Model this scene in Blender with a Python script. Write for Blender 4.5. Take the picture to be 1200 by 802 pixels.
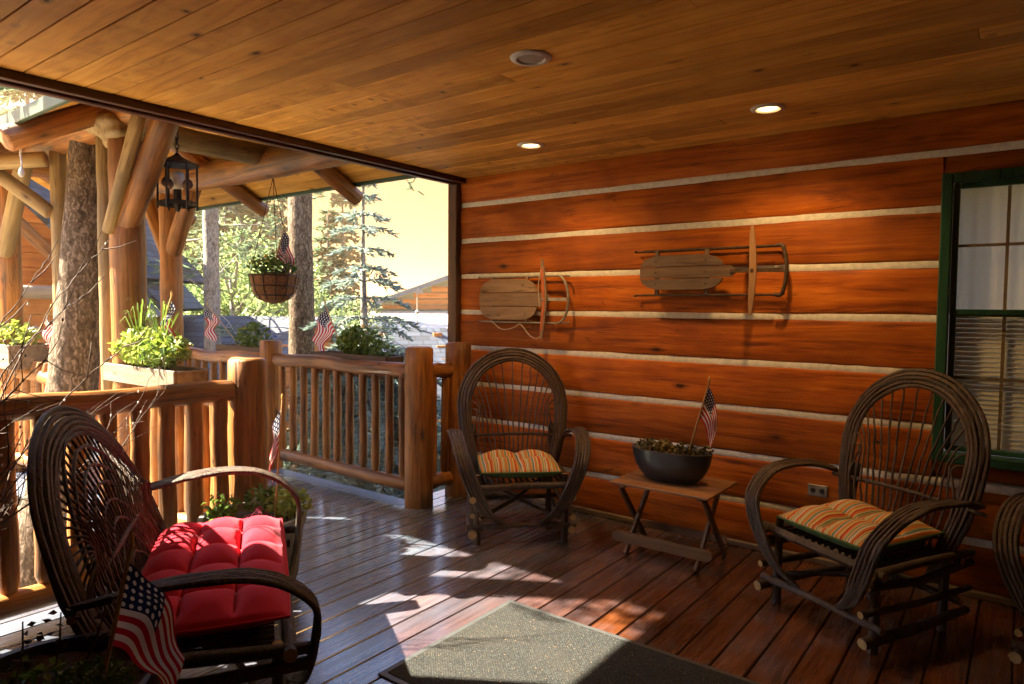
import bpy, math, random
from mathutils import Vector, Matrix, Quaternion, noise
V = Vector
rad = math.radians
for o in list(bpy.data.objects): bpy.data.objects.remove(o)
S = bpy.context.scene
COL = S.collection
random.seed(7)

# ---------------------------------------------------------------- camera, sky, sun, exposure
FPX, YAW, PITCH, ROLL, EYE = 797.4, .6457, .0507, .0082, 1.6
Fd = V((-math.sin(YAW)*math.cos(PITCH), math.cos(YAW)*math.cos(PITCH), -math.sin(PITCH)))
Rt = V((math.cos(YAW), math.sin(YAW), 0)); Up = Rt.cross(Fd)
Rt, Up = Rt*math.cos(ROLL)+Up*math.sin(ROLL), Up*math.cos(ROLL)-Rt*math.sin(ROLL)
cam = bpy.data.objects.new('camera', bpy.data.cameras.new('camera')); COL.objects.link(cam)
cam.matrix_world = Matrix((( Rt.x, Up.x, -Fd.x, 0), (Rt.y, Up.y, -Fd.y, 0), (Rt.z, Up.z, -Fd.z, EYE), (0, 0, 0, 1)))
cam.data.sensor_width = 36; cam.data.lens = 36*FPX/1200
cam.data.clip_start = .05; cam.data.clip_end = 1500
S.camera = cam

SUN_AZ = V((-.85, -.527, 0)).normalized()        # horizontal direction towards the sun
SUN_EL = rad(41.2)
w = bpy.data.worlds.new('World'); S.world = w; w.use_nodes = True
nt = w.node_tree; nt.nodes.clear()
sky = nt.nodes.new('ShaderNodeTexSky'); sky.sky_type = 'NISHITA'; sky.sun_disc = False
sky.sun_elevation = SUN_EL; sky.sun_rotation = math.atan2(SUN_AZ.x, SUN_AZ.y)
sky.air_density = 1.0; sky.dust_density = 1.5; sky.ozone_density = 2.5; sky.altitude = 300
bg = nt.nodes.new('ShaderNodeBackground'); bg.inputs['Strength'].default_value = .075
wo = nt.nodes.new('ShaderNodeOutputWorld')
# warm dust haze low over the horizon, the same in every direction
tcw = nt.nodes.new('ShaderNodeTexCoord'); sxw = nt.nodes.new('ShaderNodeSeparateXYZ'); nt.links.new(tcw.outputs['Generated'], sxw.inputs[0])
rpw = nt.nodes.new('ShaderNodeValToRGB'); rpw.color_ramp.elements[0].position = .0; rpw.color_ramp.elements[0].color = (.26, .128, .044, 1)
rpw.color_ramp.elements[1].position = .36; rpw.color_ramp.elements[1].color = (.62, .82, 1, 1); e_ = rpw.color_ramp.elements.new(.20); e_.color = (.29, .15, .055, 1)
nt.links.new(sxw.outputs[2], rpw.inputs[0]); mxw = nt.nodes.new('ShaderNodeMix'); mxw.data_type = 'RGBA'; mxw.blend_type = 'MULTIPLY'; mxw.inputs[0].default_value = 1
nt.links.new(sky.outputs[0], mxw.inputs[6]); nt.links.new(rpw.outputs[0], mxw.inputs[7]); nt.links.new(mxw.outputs[2], bg.inputs[0]); nt.links.new(bg.outputs[0], wo.inputs[0])
sl = bpy.data.lights.new('sun', 'SUN'); sl.energy = 5.0; sl.angle = rad(.6); sl.color = (1, .84, .60)
so = bpy.data.objects.new('sun', sl); COL.objects.link(so)
sd = (SUN_AZ*math.cos(SUN_EL)+V((0, 0, math.sin(SUN_EL))))
so.rotation_euler = sd.to_track_quat('Z', 'Y').to_euler(); so.location = (-20, -12, 20)
S.view_settings.view_transform = 'Standard'; S.view_settings.look = 'None'
S.view_settings.gamma = 1; S.view_settings.exposure = 3.6
S.render.engine = 'CYCLES'
S.cycles.max_bounces = 10; S.cycles.diffuse_bounces = 5; S.cycles.transparent_max_bounces = 16

# pixel -> world helpers (a pixel gives a direction, the plane it touches gives the distance)
def ray(x, y): return Fd*FPX+Rt*(x-600)+Up*(401-y)
def on_z(x, y, z): d = ray(x, y); return V((0, 0, EYE))+d*((z-EYE)/d.z)
def on_y(x, y, Y): d = ray(x, y); return V((0, 0, EYE))+d*(Y/d.y)
def on_x(x, y, X): d = ray(x, y); return V((0, 0, EYE))+d*(X/d.x)
def at_d(x, y, D): return V((0, 0, EYE))+ray(x, y)/FPX*D

# ---------------------------------------------------------------- materials
MATS = {}
class NT:
    def __init__(s, name):
        s.m = bpy.data.materials.new(name); s.m.use_nodes = True; s.t = s.m.node_tree
        s.b = s.t.nodes['Principled BSDF']; s.out = s.t.nodes['Material Output']
    def n(s, ty, **kw):
        k = s.t.nodes.new(ty)
        for a, b in kw.items(): setattr(k, a, b)
        return k
    def l(s, a, b): s.t.links.new(a, b)
    def math(s, op, a, b=None, c=None, clamp=False):
        k = s.n('ShaderNodeMath', operation=op); k.use_clamp = clamp
        for i, q in enumerate((a, b, c)):
            if q is None: continue
            if isinstance(q, (int, float)): k.inputs[i].default_value = q
            else: s.l(q, k.inputs[i])
        return k.outputs[0]
    def vmath(s, op, a, b):
        k = s.n('ShaderNodeVectorMath', operation=op)
        for i, q in enumerate((a, b)):
            if isinstance(q, (tuple, list)): k.inputs[i].default_value = q
            else: s.l(q, k.inputs[i])
        return k.outputs[0]
    def noise(s, vec, scale, detail=4, rough=.55, dist=0):
        k = s.n('ShaderNodeTexNoise'); k.inputs['Scale'].default_value = scale; k.inputs['Detail'].default_value = detail
        k.inputs['Roughness'].default_value = rough; k.inputs['Distortion'].default_value = dist
        if vec is not None: s.l(vec, k.inputs['Vector'])
        return k.outputs['Fac']
    def ramp(s, fac, stops, interp='LINEAR'):
        k = s.n('ShaderNodeValToRGB'); k.color_ramp.interpolation = interp
        e = k.color_ramp.elements
        while len(e) < len(stops): e.new(.5)
        for q, (p, c) in zip(e, stops):
            q.position = p; q.color = (c[0], c[1], c[2], 1) if not isinstance(c, (int, float)) else (c, c, c, 1)
        s.l(fac, k.inputs[0]); return k.outputs[0]
    def mix(s, fac, a, b, mode='MIX'):
        k = s.n('ShaderNodeMix', data_type='RGBA', blend_type=mode)
        for i, q in ((0, fac), (6, a), (7, b)):
            if isinstance(q, (int, float)): k.inputs[i].default_value = q
            elif isinstance(q, (tuple, list)): k.inputs[i].default_value = (*q[:3], 1)
            else: s.l(q, k.inputs[i])
        return k.outputs[2]
    def obj(s, spread=41.0):
        tc = s.n('ShaderNodeTexCoord'); oi = s.n('ShaderNodeObjectInfo')
        k = s.n('ShaderNodeVectorMath', operation='MULTIPLY_ADD')
        s.l(oi.outputs['Random'], k.inputs[0]); k.inputs[1].default_value = (spread, spread*.7, spread*.43); s.l(tc.outputs['Object'], k.inputs[2])
        s.rnd = oi.outputs['Random']; return k.outputs[0]
    def stretch(s, vec, sc): return s.vmath('MULTIPLY', vec, sc)
    def bump(s, h, strength, dist=.01):
        k = s.n('ShaderNodeBump'); k.inputs['Strength'].default_value = strength; k.inputs['Distance'].default_value = dist
        s.l(h, k.inputs['Height']); s.l(k.outputs[0], s.b.inputs['Normal'])
    def vary(s, col, lo=.8, hi=1.2):
        k = s.n('ShaderNodeHueSaturation')
        mr = s.n('ShaderNodeMapRange'); s.l(s.rnd, mr.inputs[0]); mr.inputs[3].default_value = lo; mr.inputs[4].default_value = hi
        s.l(mr.outputs[0], k.inputs['Value']); s.l(col, k.inputs['Color']); return k.outputs[0]
    def done(s, col, rough=.6, coat=0, metal=0, spec=None):
        b = s.b
        if isinstance(col, (tuple, list)): b.inputs['Base Color'].default_value = (*col[:3], 1)
        else: s.l(col, b.inputs['Base Color'])
        if isinstance(rough, (int, float)): b.inputs['Roughness'].default_value = rough
        else: s.l(rough, b.inputs['Roughness'])
        b.inputs['Coat Weight'].default_value = coat; b.inputs['Coat Roughness'].default_value = .2
        b.inputs['Metallic'].default_value = metal
        if spec is not None: b.inputs['Specular IOR Level'].default_value = spec
        return s.m

def wood(name, dark, mid, light, axis=2, scale=1.0, rough=.5, knots=.0, bump=.25, coat=0, vary=(.8, 1.2), knotcol=(.03, .012, .004), weather_or_sheen=None, checks=0, spec=None):
    if name in MATS: return MATS[name]
    t = NT(name); p = t.obj()
    sc = [9*scale]*3; sc[axis] = .7*scale
    p1 = t.stretch(p, tuple(sc))
    n1 = t.noise(p1, 1.6, 5, .6, 1.2)
    sc2 = [60*scale]*3; sc2[axis] = 2.2*scale
    n2 = t.noise(t.stretch(p, tuple(sc2)), 1.0, 3, .6, .3)
    f = t.math('ADD', t.math('MULTIPLY', n1, .7), t.math('MULTIPLY', n2, .3))
    c = t.ramp(f, [(.33, dark), (.48, mid), (.66, light)])
    blot = t.noise(p, 1.7, 3, .6)
    c = t.mix(t.ramp(blot, [(.42, 0), (.68, .55)]), c, dark)
    if knots:
        kz = [5.5]*3; kz[axis] = 2.2
        vo = t.n('ShaderNodeTexVoronoi'); vo.inputs['Scale'].default_value = 1.0
        wob = t.vmath('ADD', t.stretch(p, tuple(kz)), (0, 0, 0))
        t.l(wob, vo.inputs['Vector'])
        kk = t.ramp(t.math('ADD', vo.outputs['Distance'], t.math('MULTIPLY', t.math('SUBTRACT', n2, .5), .05)), [(.03+.035*knots, 1), (.045+.04*knots, .45), (.075+.045*knots, .35), (.10+.08*knots, 0)])
        sep = t.n('ShaderNodeSeparateColor'); t.l(vo.outputs['Color'], sep.inputs[0])
        kk = t.math('MULTIPLY', kk, t.math('GREATER_THAN', sep.outputs[0], .25))
        c = t.mix(kk, c, knotcol)
    if checks:
        cs = [14]*3; cs[axis] = .9
        ch = t.noise(t.stretch(p, tuple(cs)), 1.3, 2, .5, .4)
        cm = t.ramp(ch, [(.485, 0), (.497, 1), (.503, 1), (.515, 0)])
        msk = t.ramp(t.noise(p, 2.3, 2), [(.5, 0), (.62, checks)])
        c = t.mix(t.math('MULTIPLY', cm, msk), c, (dark[0]*.25, dark[1]*.25, dark[2]*.25))
    if weather_or_sheen:
        wn = t.ramp(t.noise(p, 3.1, 5, .65), [(.45, 0), (.7, weather_or_sheen[1])])
        if len(weather_or_sheen) > 2:        # near the open side: bleached grey, with blue sky sheen painted into it
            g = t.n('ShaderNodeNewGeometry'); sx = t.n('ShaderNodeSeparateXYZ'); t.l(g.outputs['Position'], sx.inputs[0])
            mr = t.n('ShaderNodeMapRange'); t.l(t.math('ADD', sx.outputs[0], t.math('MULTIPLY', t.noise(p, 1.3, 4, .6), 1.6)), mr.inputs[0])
            mr.inputs[1].default_value = weather_or_sheen[2]; mr.inputs[2].default_value = weather_or_sheen[3]; mr.inputs[3].default_value = .85; mr.inputs[4].default_value = 0
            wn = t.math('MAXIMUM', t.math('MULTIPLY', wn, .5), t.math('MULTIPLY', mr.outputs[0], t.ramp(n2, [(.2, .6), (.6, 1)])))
        c = t.mix(wn, c, weather_or_sheen[0])
    c = t.vary(c, *vary)
    t.bump(f, bump, .012)
    rr = t.ramp(n2, [(.3, max(.05, rough-.1)), (.7, min(1, rough+.12))])
    MATS[name] = t.done(c, rr, coat, 0, spec); return MATS[name]

def plain(name, col, rough=.6, metal=0, var=.25, nscale=25, bump=.15, coat=0, spec=None):
    if name in MATS: return MATS[name]
    t = NT(name); p = t.obj()
    n1 = t.noise(p, nscale, 5, .6)
    d = tuple(max(0, q*(1-var)) for q in col); h = tuple(q*(1+var) for q in col)
    c = t.ramp(n1, [(.3, d), (.7, h)])
    if bump: t.bump(n1, bump, .01)
    MATS[name] = t.done(c, rough, coat, metal, spec); return MATS[name]

def leafmat(name, a, b, trans=.35, rough=.5):
    if name in MATS: return MATS[name]
    t = NT(name); g = t.n('ShaderNodeNewGeometry'); oi = t.n('ShaderNodeObjectInfo')
    c = t.ramp(g.outputs['Random Per Island'], [(0, a), (1, b)])
    t.done(c, rough)
    tr = t.n('ShaderNodeBsdfTranslucent'); t.l(c, tr.inputs[0])
    ms = t.n('ShaderNodeMixShader'); ms.inputs[0].default_value = trans
    t.l(t.b.outputs[0], ms.inputs[1]); t.l(tr.outputs[0], ms.inputs[2]); t.l(ms.outputs[0], t.out.inputs[0])
    MATS[name] = t.m; return t.m

LOGW = lambda: wood('varnished_log', (.032, .009, .0015), (.28, .092, .010), (.50, .21, .032), 2, 1.0, .5, 1.1, .8, 0, (.75, 1.2), weather_or_sheen=((.20, .12, .05), .35), checks=1)
OLIVE = lambda: wood('peeled_weathered_log', (.09, .055, .02), (.25, .16, .055), (.40, .27, .10), 2, 1.0, .6, .5, .4, 0, (.85, 1.15), checks=.9)
WALLW = lambda: wood('stained_wall_log', (.14, .028, .0015), (.40, .095, .004), (.56, .165, .009), 0, .9, .6, .9, .6, 0, (.75, 1.2), (.04, .009, .002), checks=.55, spec=.25)
CEILW = lambda: wood('pine_ceiling', (.42, .18, .026), (.70, .335, .055), (.82, .46, .10), 0, .9, .55, .8, .15, 0, (.66, 1.18), (.07, .025, .008), spec=.25)
DECKW = lambda: wood('stained_deck', (.036, .010, .003), (.09, .027, .008), (.155, .052, .018), 1, .8, .26, .3, .35, 1.0, (.72, 1.25), weather_or_sheen=((.10, .15, .225), .6, -2.5, -.7))  # blue in the worn grey is the sky's sheen, put into the colour
BARK_W = lambda: wood('willow_rod', (.014, .008, .006), (.05, .027, .018), (.11, .068, .048), 2, 2.4, .62, 0, .9, 0, (.6, 1.35), weather_or_sheen=((.10, .085, .075), .5))
CUT = lambda: plain('cut_branch_end', (.38, .25, .10), .7)
ENDG = lambda: wood('log_end_grain', (.14, .06, .02), (.32, .16, .06), (.42, .24, .10), 2, .6, .7, 0, .2, 0)

def stripes_mat():
    if 'striped_canvas' in MATS: return MATS['striped_canvas']
    t = NT('striped_canvas'); uv = t.n('ShaderNodeUVMap'); sx = t.n('ShaderNodeSeparateXYZ'); t.l(uv.outputs[0], sx.inputs[0])
    f = t.math('FRACT', t.math('MULTIPLY', sx.outputs[0], 3.3))
    O, T, R_, B, W_, G, Y = (.56, .19, .04), (.50, .37, .19), (.40, .03, .03), (.08, .14, .25), (.60, .57, .46), (.20, .25, .11), (.62, .42, .13)
    seq = [O, T, G, B, W_, O, G, Y, T, R_, O, W_, G, T, Y, B, W_, O, R_, Y, G, W_, T, G]
    wd = [3, 1, 2, 1.4, 1, 3, 1.2, 2, 1, 2.2, 3, .8, 1.6, 2, 1, 1.2, 2, 2.5, 1.6, 1.5, 1, .8, 2.4, 1.2]
    tot = sum(wd); acc = 0; st = []
    for c, q in zip(seq, wd): st.append((acc/tot, c)); acc += q
    k = t.ramp(f, st, 'CONSTANT')
    p = t.obj(); nn = t.noise(p, 500, 2); t.bump(nn, .2, .002)
    c = t.mix(.25, k, t.ramp(nn, [(.3, .6), (.7, 1)]), 'MULTIPLY')
    MATS['striped_canvas'] = t.done(c, .9, spec=.2); return t.m

def flag_mat():
    if 'flag_cloth' in MATS: return MATS['flag_cloth']
    t = NT('flag_cloth'); uv = t.n('ShaderNodeUVMap'); sx = t.n('ShaderNodeSeparateXYZ'); t.l(uv.outputs[0], sx.inputs[0])
    u, v = sx.outputs[0], sx.outputs[1]
    st = t.math('GREATER_THAN', t.math('FRACT', t.math('MULTIPLY', v, 6.5)), .5)      # v from the top; 13 stripes, red first
    c = t.mix(st, (.48, .012, .03), (.72, .70, .66))
    inc = t.math('MULTIPLY', t.math('LESS_THAN', u, .42), t.math('LESS_THAN', v, .538))
    def star(du, dv):
        a = t.math('SUBTRACT', t.math('FRACT', t.math('ADD', t.math('MULTIPLY', u, 6/.42), du)), .5)
        b = t.math('SUBTRACT', t.math('FRACT', t.math('ADD', t.math('MULTIPLY', v, 5/.538), dv)), .5)
        r = t.math('SQRT', t.math('ADD', t.math('MULTIPLY', a, a), t.math('MULTIPLY', b, b)))
        return t.math('LESS_THAN', r, .27)
    s1 = t.math('MAXIMUM', star(0, 0), 0)
    can = t.mix(s1, (.012, .022, .075), (.72, .70, .66))
    c = t.mix(inc, c, can)
    t.done(c, .85, spec=.2)
    tr = t.n('ShaderNodeBsdfTranslucent'); t.l(c, tr.inputs[0]); ms = t.n('ShaderNodeMixShader'); ms.inputs[0].default_value = .3
    t.l(t.b.outputs[0], ms.inputs[1]); t.l(tr.outputs[0], ms.inputs[2]); t.l(ms.outputs[0], t.out.inputs[0])
    MATS['flag_cloth'] = t.m; return t.m

def bark_mat(name='pine_bark', a=(.018, .012, .008), b=(.11, .08, .056), c3=(.29, .225, .17)):
    if name in MATS: return MATS[name]
    t = NT(name); p = t.obj()
    nz = t.n('ShaderNodeTexNoise'); nz.inputs['Scale'].default_value = 14; nz.inputs['Detail'].default_value = 5; t.l(p, nz.inputs['Vector'])
    vo = t.n('ShaderNodeTexVoronoi', feature='SMOOTH_F1'); vo.inputs['Scale'].default_value = 1
    t.l(t.vmath('ADD', t.stretch(p, (46, 46, 13)), t.vmath('MULTIPLY', nz.outputs['Color'], (4.5, 4.5, 4.5))), vo.inputs['Vector'])
    n1 = t.noise(t.stretch(p, (1, 1, .3)), 38, 6, .7); n2 = t.noise(p, 4, 4)
    h = t.math('ADD', t.math('MULTIPLY', t.math('SUBTRACT', 1, vo.outputs['Distance']), .75), t.math('MULTIPLY', n1, .5))
    c = t.ramp(h, [(.38, a), (.68, b), (.95, c3)])
    c = t.mix(t.ramp(n2, [(.5, 0), (.75, .5)]), c, (a[0]*2.2, a[1]*1.8, a[2]*1.2))
    t.bump(h, .7, .012)
    MATS[name] = t.done(c, .9, spec=.2); return t.m

def shingle_mat(name, base, mortar, bw=.3, rh=.15, var=.3):
    if name in MATS: return MATS[name]
    t = NT(name); uv = t.n('ShaderNodeUVMap')
    br = t.n('ShaderNodeTexBrick'); t.l(uv.outputs[0], br.inputs['Vector']); br.inputs['Scale'].default_value = 1
    br.inputs['Brick Width'].default_value = bw; br.inputs['Row Height'].default_value = rh; br.inputs['Mortar Size'].default_value = .012
    br.inputs['Color1'].default_value = (*[q*(1-var) for q in base], 1); br.inputs['Color2'].default_value = (*[q*(1+var) for q in base], 1)
    br.inputs['Mortar'].default_value = (*mortar, 1)
    t.bump(br.outputs['Fac'], -.6, .02)
    MATS[name] = t.done(br.outputs['Color'], .85); return t.m

# ---------------------------------------------------------------- mesh builder
class MB:
    def __init__(s): s.v = []; s.f = []; s.mi = []; s.uv = {}
    def add(s, vs, fs, mi=0):
        b = len(s.v); s.v += [tuple(q) for q in vs]
        for f in fs: s.f.append(tuple(b+i for i in f)); s.mi.append(mi)
        return b
    def box(s, c, d, mi=0, ch=0.0, rot=None):
        x, y, z = d[0]/2, d[1]/2, d[2]/2
        if ch <= 0:
            vs = [V((a*x, b*y, e*z)) for a in (-1, 1) for b in (-1, 1) for e in (-1, 1)]
            fs = [(0, 1, 3, 2), (4, 6, 7, 5), (0, 4, 5, 1), (2, 3, 7, 6), (0, 2, 6, 4), (1, 5, 7, 3)]
        else:
            k = min(ch, x*.49, y*.49, z*.49); vs = []; idx = {}
            for a in (-1, 1):
                for b in (-1, 1):
                    for e in (-1, 1):
                        for ax in range(3):
                            q = [a*(x-k), b*(y-k), e*(z-k)]; q[ax] = (a*x, b*y, e*z)[ax]
                            idx[(a, b, e, ax)] = len(vs); vs.append(V(q))
            fs = []
            cyc = ((-1, -1), (1, -1), (1, 1), (-1, 1))
            for ax in range(3):
                o1, o2 = (ax+1) % 3, (ax+2) % 3
                for sg in (-1, 1):
                    l = []
                    for p, q in cyc:
                        t = [0, 0, 0]; t[ax] = sg; t[o1] = p; t[o2] = q; l.append(idx[(*t, ax)])
                    fs.append(tuple(l if sg > 0 else l[::-1]))
                for p in (-1, 1):
                    for q in (-1, 1):
                        t0 = [0, 0, 0]; t0[ax] = -1; t0[o1] = p; t0[o2] = q; t1 = list(t0); t1[ax] = 1
                        l = [idx[(*t0, o1)], idx[(*t1, o1)], idx[(*t1, o2)], idx[(*t0, o2)]]
                        fs.append(tuple(l if p*q < 0 else l[::-1]))
            for a in (-1, 1):
                for b in (-1, 1):
                    for e in (-1, 1):
                        l = [idx[(a, b, e, i)] for i in range(3)]
                        fs.append(tuple(l if a*b*e > 0 else l[::-1]))
        c = V(c)
        if rot is not None: vs = [rot @ q for q in vs]
        s.add([q+c for q in vs], fs, mi); return s
    def tube(s, pts, r, n=8, caps=True, mi=0, capmi=None, wob=0, seed=0):
        pts = [V(p) for p in pts]; N = len(pts)
        rs = r if isinstance(r, (list, tuple)) else [r]*N
        T = []
        for i in range(N):
            d = pts[min(i+1, N-1)]-pts[max(i-1, 0)]; T.append(d.normalized() if d.length > 1e-9 else V((0, 0, 1)))
        a = T[0].cross(V((0, 0, 1)));
        if a.length < 1e-3: a = T[0].cross(V((1, 0, 0)))
        a.normalize(); vs = []
        for i in range(N):
            a = (a-T[i]*a.dot(T[i])).normalized(); b = T[i].cross(a)
            for k in range(n):
                g = 2*math.pi*k/n; rr = rs[i]
                if wob: rr *= 1+wob*noise.noise(V((math.cos(g)*1.3+seed*7.1, math.sin(g)*1.3, i*.9+seed)))
                vs.append(pts[i]+(a*math.cos(g)+b*math.sin(g))*rr)
        fs = [(i*n+k, i*n+(k+1) % n, (i+1)*n+(k+1) % n, (i+1)*n+k) for i in range(N-1) for k in range(n)]
        b0 = s.add(vs, fs, mi)
        if caps:
            cm = mi if capmi is None else capmi
            s.f.append(tuple(b0+k for k in range(n))[::-1]); s.mi.append(cm)
            s.f.append(tuple(b0+(N-1)*n+k for k in range(n))); s.mi.append(cm)
        return s
    def lathe(s, prof, n=24, c=(0, 0, 0), mi=0, sx=1, sy=1, close=False):
        c = V(c); vs = []; N = len(prof)
        for r, z in prof:
            for k in range(n):
                g = 2*math.pi*k/n; vs.append(c+V((r*sx*math.cos(g), r*sy*math.sin(g), z)))
        fs = [(i*n+k, i*n+(k+1) % n, (i+1)*n+(k+1) % n, (i+1)*n+k) for i in range(N-1) for k in range(n)]
        b = s.add(vs, fs, mi)
        if close:
            s.f.append(tuple(b+k for k in range(n))[::-1]); s.mi.append(mi)
            s.f.append(tuple(b+(N-1)*n+k for k in range(n))); s.mi.append(mi)
        return s
    def grid(s, fn, nu, nv, mi=0, uv=True):
        vs = []; uvs = []
        for j in range(nv+1):
            for i in range(nu+1):
                vs.append(fn(i/nu, j/nv)); uvs.append((i/nu, j/nv))
        b = len(s.v)
        for k, q in enumerate(uvs): s.uv[b+k] = q
        s.add(vs, [(j*(nu+1)+i, j*(nu+1)+i+1, (j+1)*(nu+1)+i+1, (j+1)*(nu+1)+i) for j in range(nv) for i in range(nu)], mi)
        return s
    def prism(s, poly, z0, z1, mi=0, axis='Z'):
        def mp(a, b, h): return V((a, b, h)) if axis == 'Z' else (V((a, h, b)) if axis == 'Y' else V((h, a, b)))
        n = len(poly)
        vs = [mp(a, b, z0) for a, b in poly]+[mp(a, b, z1) for a, b in poly]
        fs = [tuple(range(n))[::-1], tuple(range(n, 2*n))]+[(i, (i+1) % n, n+(i+1) % n, n+i) for i in range(n)]
        s.add(vs, fs, mi); return s
    def quad(s, a, b, c, d, mi=0): s.add([a, b, c, d], [(0, 1, 2, 3)], mi); return s
    def mesh(s, name, mats, smooth=False):
        m = bpy.data.meshes.new(name); m.from_pydata(s.v, [], s.f)
        for q in (mats if isinstance(mats, (list, tuple)) else [mats]): m.materials.append(q)
        m.polygons.foreach_set('material_index', s.mi)
        if smooth:
            m.polygons.foreach_set('use_smooth', [True]*len(s.f))
        if s.uv:
            l = m.uv_layers.new(name='UVMap')
            for lp in m.loops: l.data[lp.index].uv = s.uv.get(lp.vertex_index, (0, 0))
        m.update()
        if smooth and smooth != 'all':
            try: m.set_sharp_from_angle(angle=rad(50))
            except Exception: pass
        return m
    def build(s, name, mats, parent=None, smooth=False, loc=(0, 0, 0), quat=None, world=True):
        return link(name, s.mesh(name, mats, smooth), parent, loc, quat, world)

def wm(o):
    b = Matrix.LocRotScale(o.location, o.rotation_quaternion if o.rotation_mode == 'QUATERNION' else o.rotation_euler, o.scale)
    return wm(o.parent) @ o.matrix_parent_inverse @ b if o.parent else b
def link(name, me, parent=None, loc=(0, 0, 0), quat=None, world=True):
    o = bpy.data.objects.new(name, me); COL.objects.link(o); o.location = loc
    if quat is not None: o.rotation_mode = 'QUATERNION'; o.rotation_quaternion = quat
    if parent:
        o.parent = parent
        if world: o.matrix_parent_inverse = wm(parent).inverted()
    return o
def tag(o, label, cat=None, group=None, kind=None):
    if label: o['label'] = label
    if cat: o['category'] = cat
    if group: o['group'] = group
    if kind: o['kind'] = kind
    return o
def thing(name, label, cat, loc=(0, 0, 0), rotz=0, group=None):
    o = bpy.data.objects.new(name, None); COL.objects.link(o); o.location = loc; o.rotation_euler = (0, 0, rotz); o.empty_display_size = .1
    return tag(o, label, cat, group)
def struct(name, loc=(0, 0, 0)):
    o = bpy.data.objects.new(name, None); COL.objects.link(o); o.location = loc; o['kind'] = 'structure'; return o
def copy_tree(o, parent=None):
    c = o.copy(); COL.objects.link(c)
    if parent: c.parent = parent
    for ch in [q for q in KIDS.get(o.name, [])]: copy_tree(ch, c)
    return c
KIDS = {}
def index_kids():
    KIDS.clear()
    for q in bpy.data.objects:
        if q.parent: KIDS.setdefault(q.parent.name, []).append(q)

def log(name, p0, p1, r, parent, mat=None, r1=None, n=14, wob=.06, end=None, world=True, bend=0, seed=None, rings=None):
    p0, p1 = V(p0), V(p1); d = p1-p0; L = d.length; r1 = r if r1 is None else r1
    seed = random.random()*90 if seed is None else seed
    m = MB(); K = rings or max(4, min(26, int(L/.14)))
    pts, rs = [], []
    ch = min(r*.16, .02)
    for i in range(K+1):
        t = i/K; z = L*t
        off = V((noise.noise(V((seed, t*2.2, 3)))-noise.noise(V((seed, 0, 3)))*(1-t)-noise.noise(V((seed, 2.2, 3)))*t, noise.noise(V((seed+40, t*2.2, 3)))-noise.noise(V((seed+40, 0, 3)))*(1-t)-noise.noise(V((seed+40, 2.2, 3)))*t, 0))*bend
        pts.append(V((0, 0, z))+off); rs.append((r+(r1-r)*t)*(1+.05*noise.noise(V((seed, t*L*3, 9)))+.035*noise.noise(V((seed, t*L*11, 4)))))
    pts = [pts[0]]+[pts[0]+V((0, 0, ch))]+pts[1:-1]+[pts[-1]-V((0, 0, ch)), pts[-1]]
    rs = [rs[0]-ch]+rs[:-1]+[rs[-1]]+[rs[-1]-ch]
    rs = rs[:len(pts)]
    m.tube(pts, rs, n, True, 0, 1, wob, seed)
    q = d.to_track_quat('Z', 'Y')
    return m.build(name, [mat or LOGW(), end or ENDG()], parent, True, p0, q, world)

def leaves(m, c, R_, n, size, flat=.5, mi=0, up=.3, shell=.0, asp=.5):
    c = V(c)
    for _ in range(n):
        while True:
            p = V((random.uniform(-1, 1), random.uniform(-1, 1), random.uniform(-1, 1)))
            if shell < p.length < 1: break
        p = V((p.x*R_[0], p.y*R_[1], p.z*R_[2]))
        leaf(m, c+p, size*random.uniform(.6, 1.3), V((random.gauss(0, 1), random.gauss(0, 1), random.gauss(up, flat))), mi, asp)
def leaf(m, p, s, d, mi=0, asp=.5, nrm=None):
    d = d.normalized() if d.length > 1e-6 else V((0, 0, 1))
    a = d.cross(V((random.gauss(0, 1), random.gauss(0, 1), random.gauss(0, 1))))
    if a.length < 1e-4: a = d.cross(V((1, .3, 0)))
    a.normalize(); b = d.cross(a)*.18*s; a *= s*asp*.5
    m.add([p-d*s*.5, p-d*s*.05+a+b, p+d*s*.5, p-d*s*.05-a+b], [(0, 1, 2), (0, 2, 3)], mi)
def curve(pts, n):
    pts = [V(p) for p in pts]; P = [pts[0]*2-pts[1]]+pts+[pts[-1]*2-pts[-2]]; out = []
    K = len(pts)-1
    for i in range(n+1):
        t = i/n*K; k = min(int(t), K-1); f = t-k; a, b, c, d = P[k:k+4]
        out.append(.5*((2*b)+(c-a)*f+(2*a-5*b+4*c-d)*f*f+(3*b-a-3*c+d)*f**3))
    return out

# ================================================================ THE SETTING
CEIL, WALLY, EDGE = 2.72, 4.55, -3.95
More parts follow.
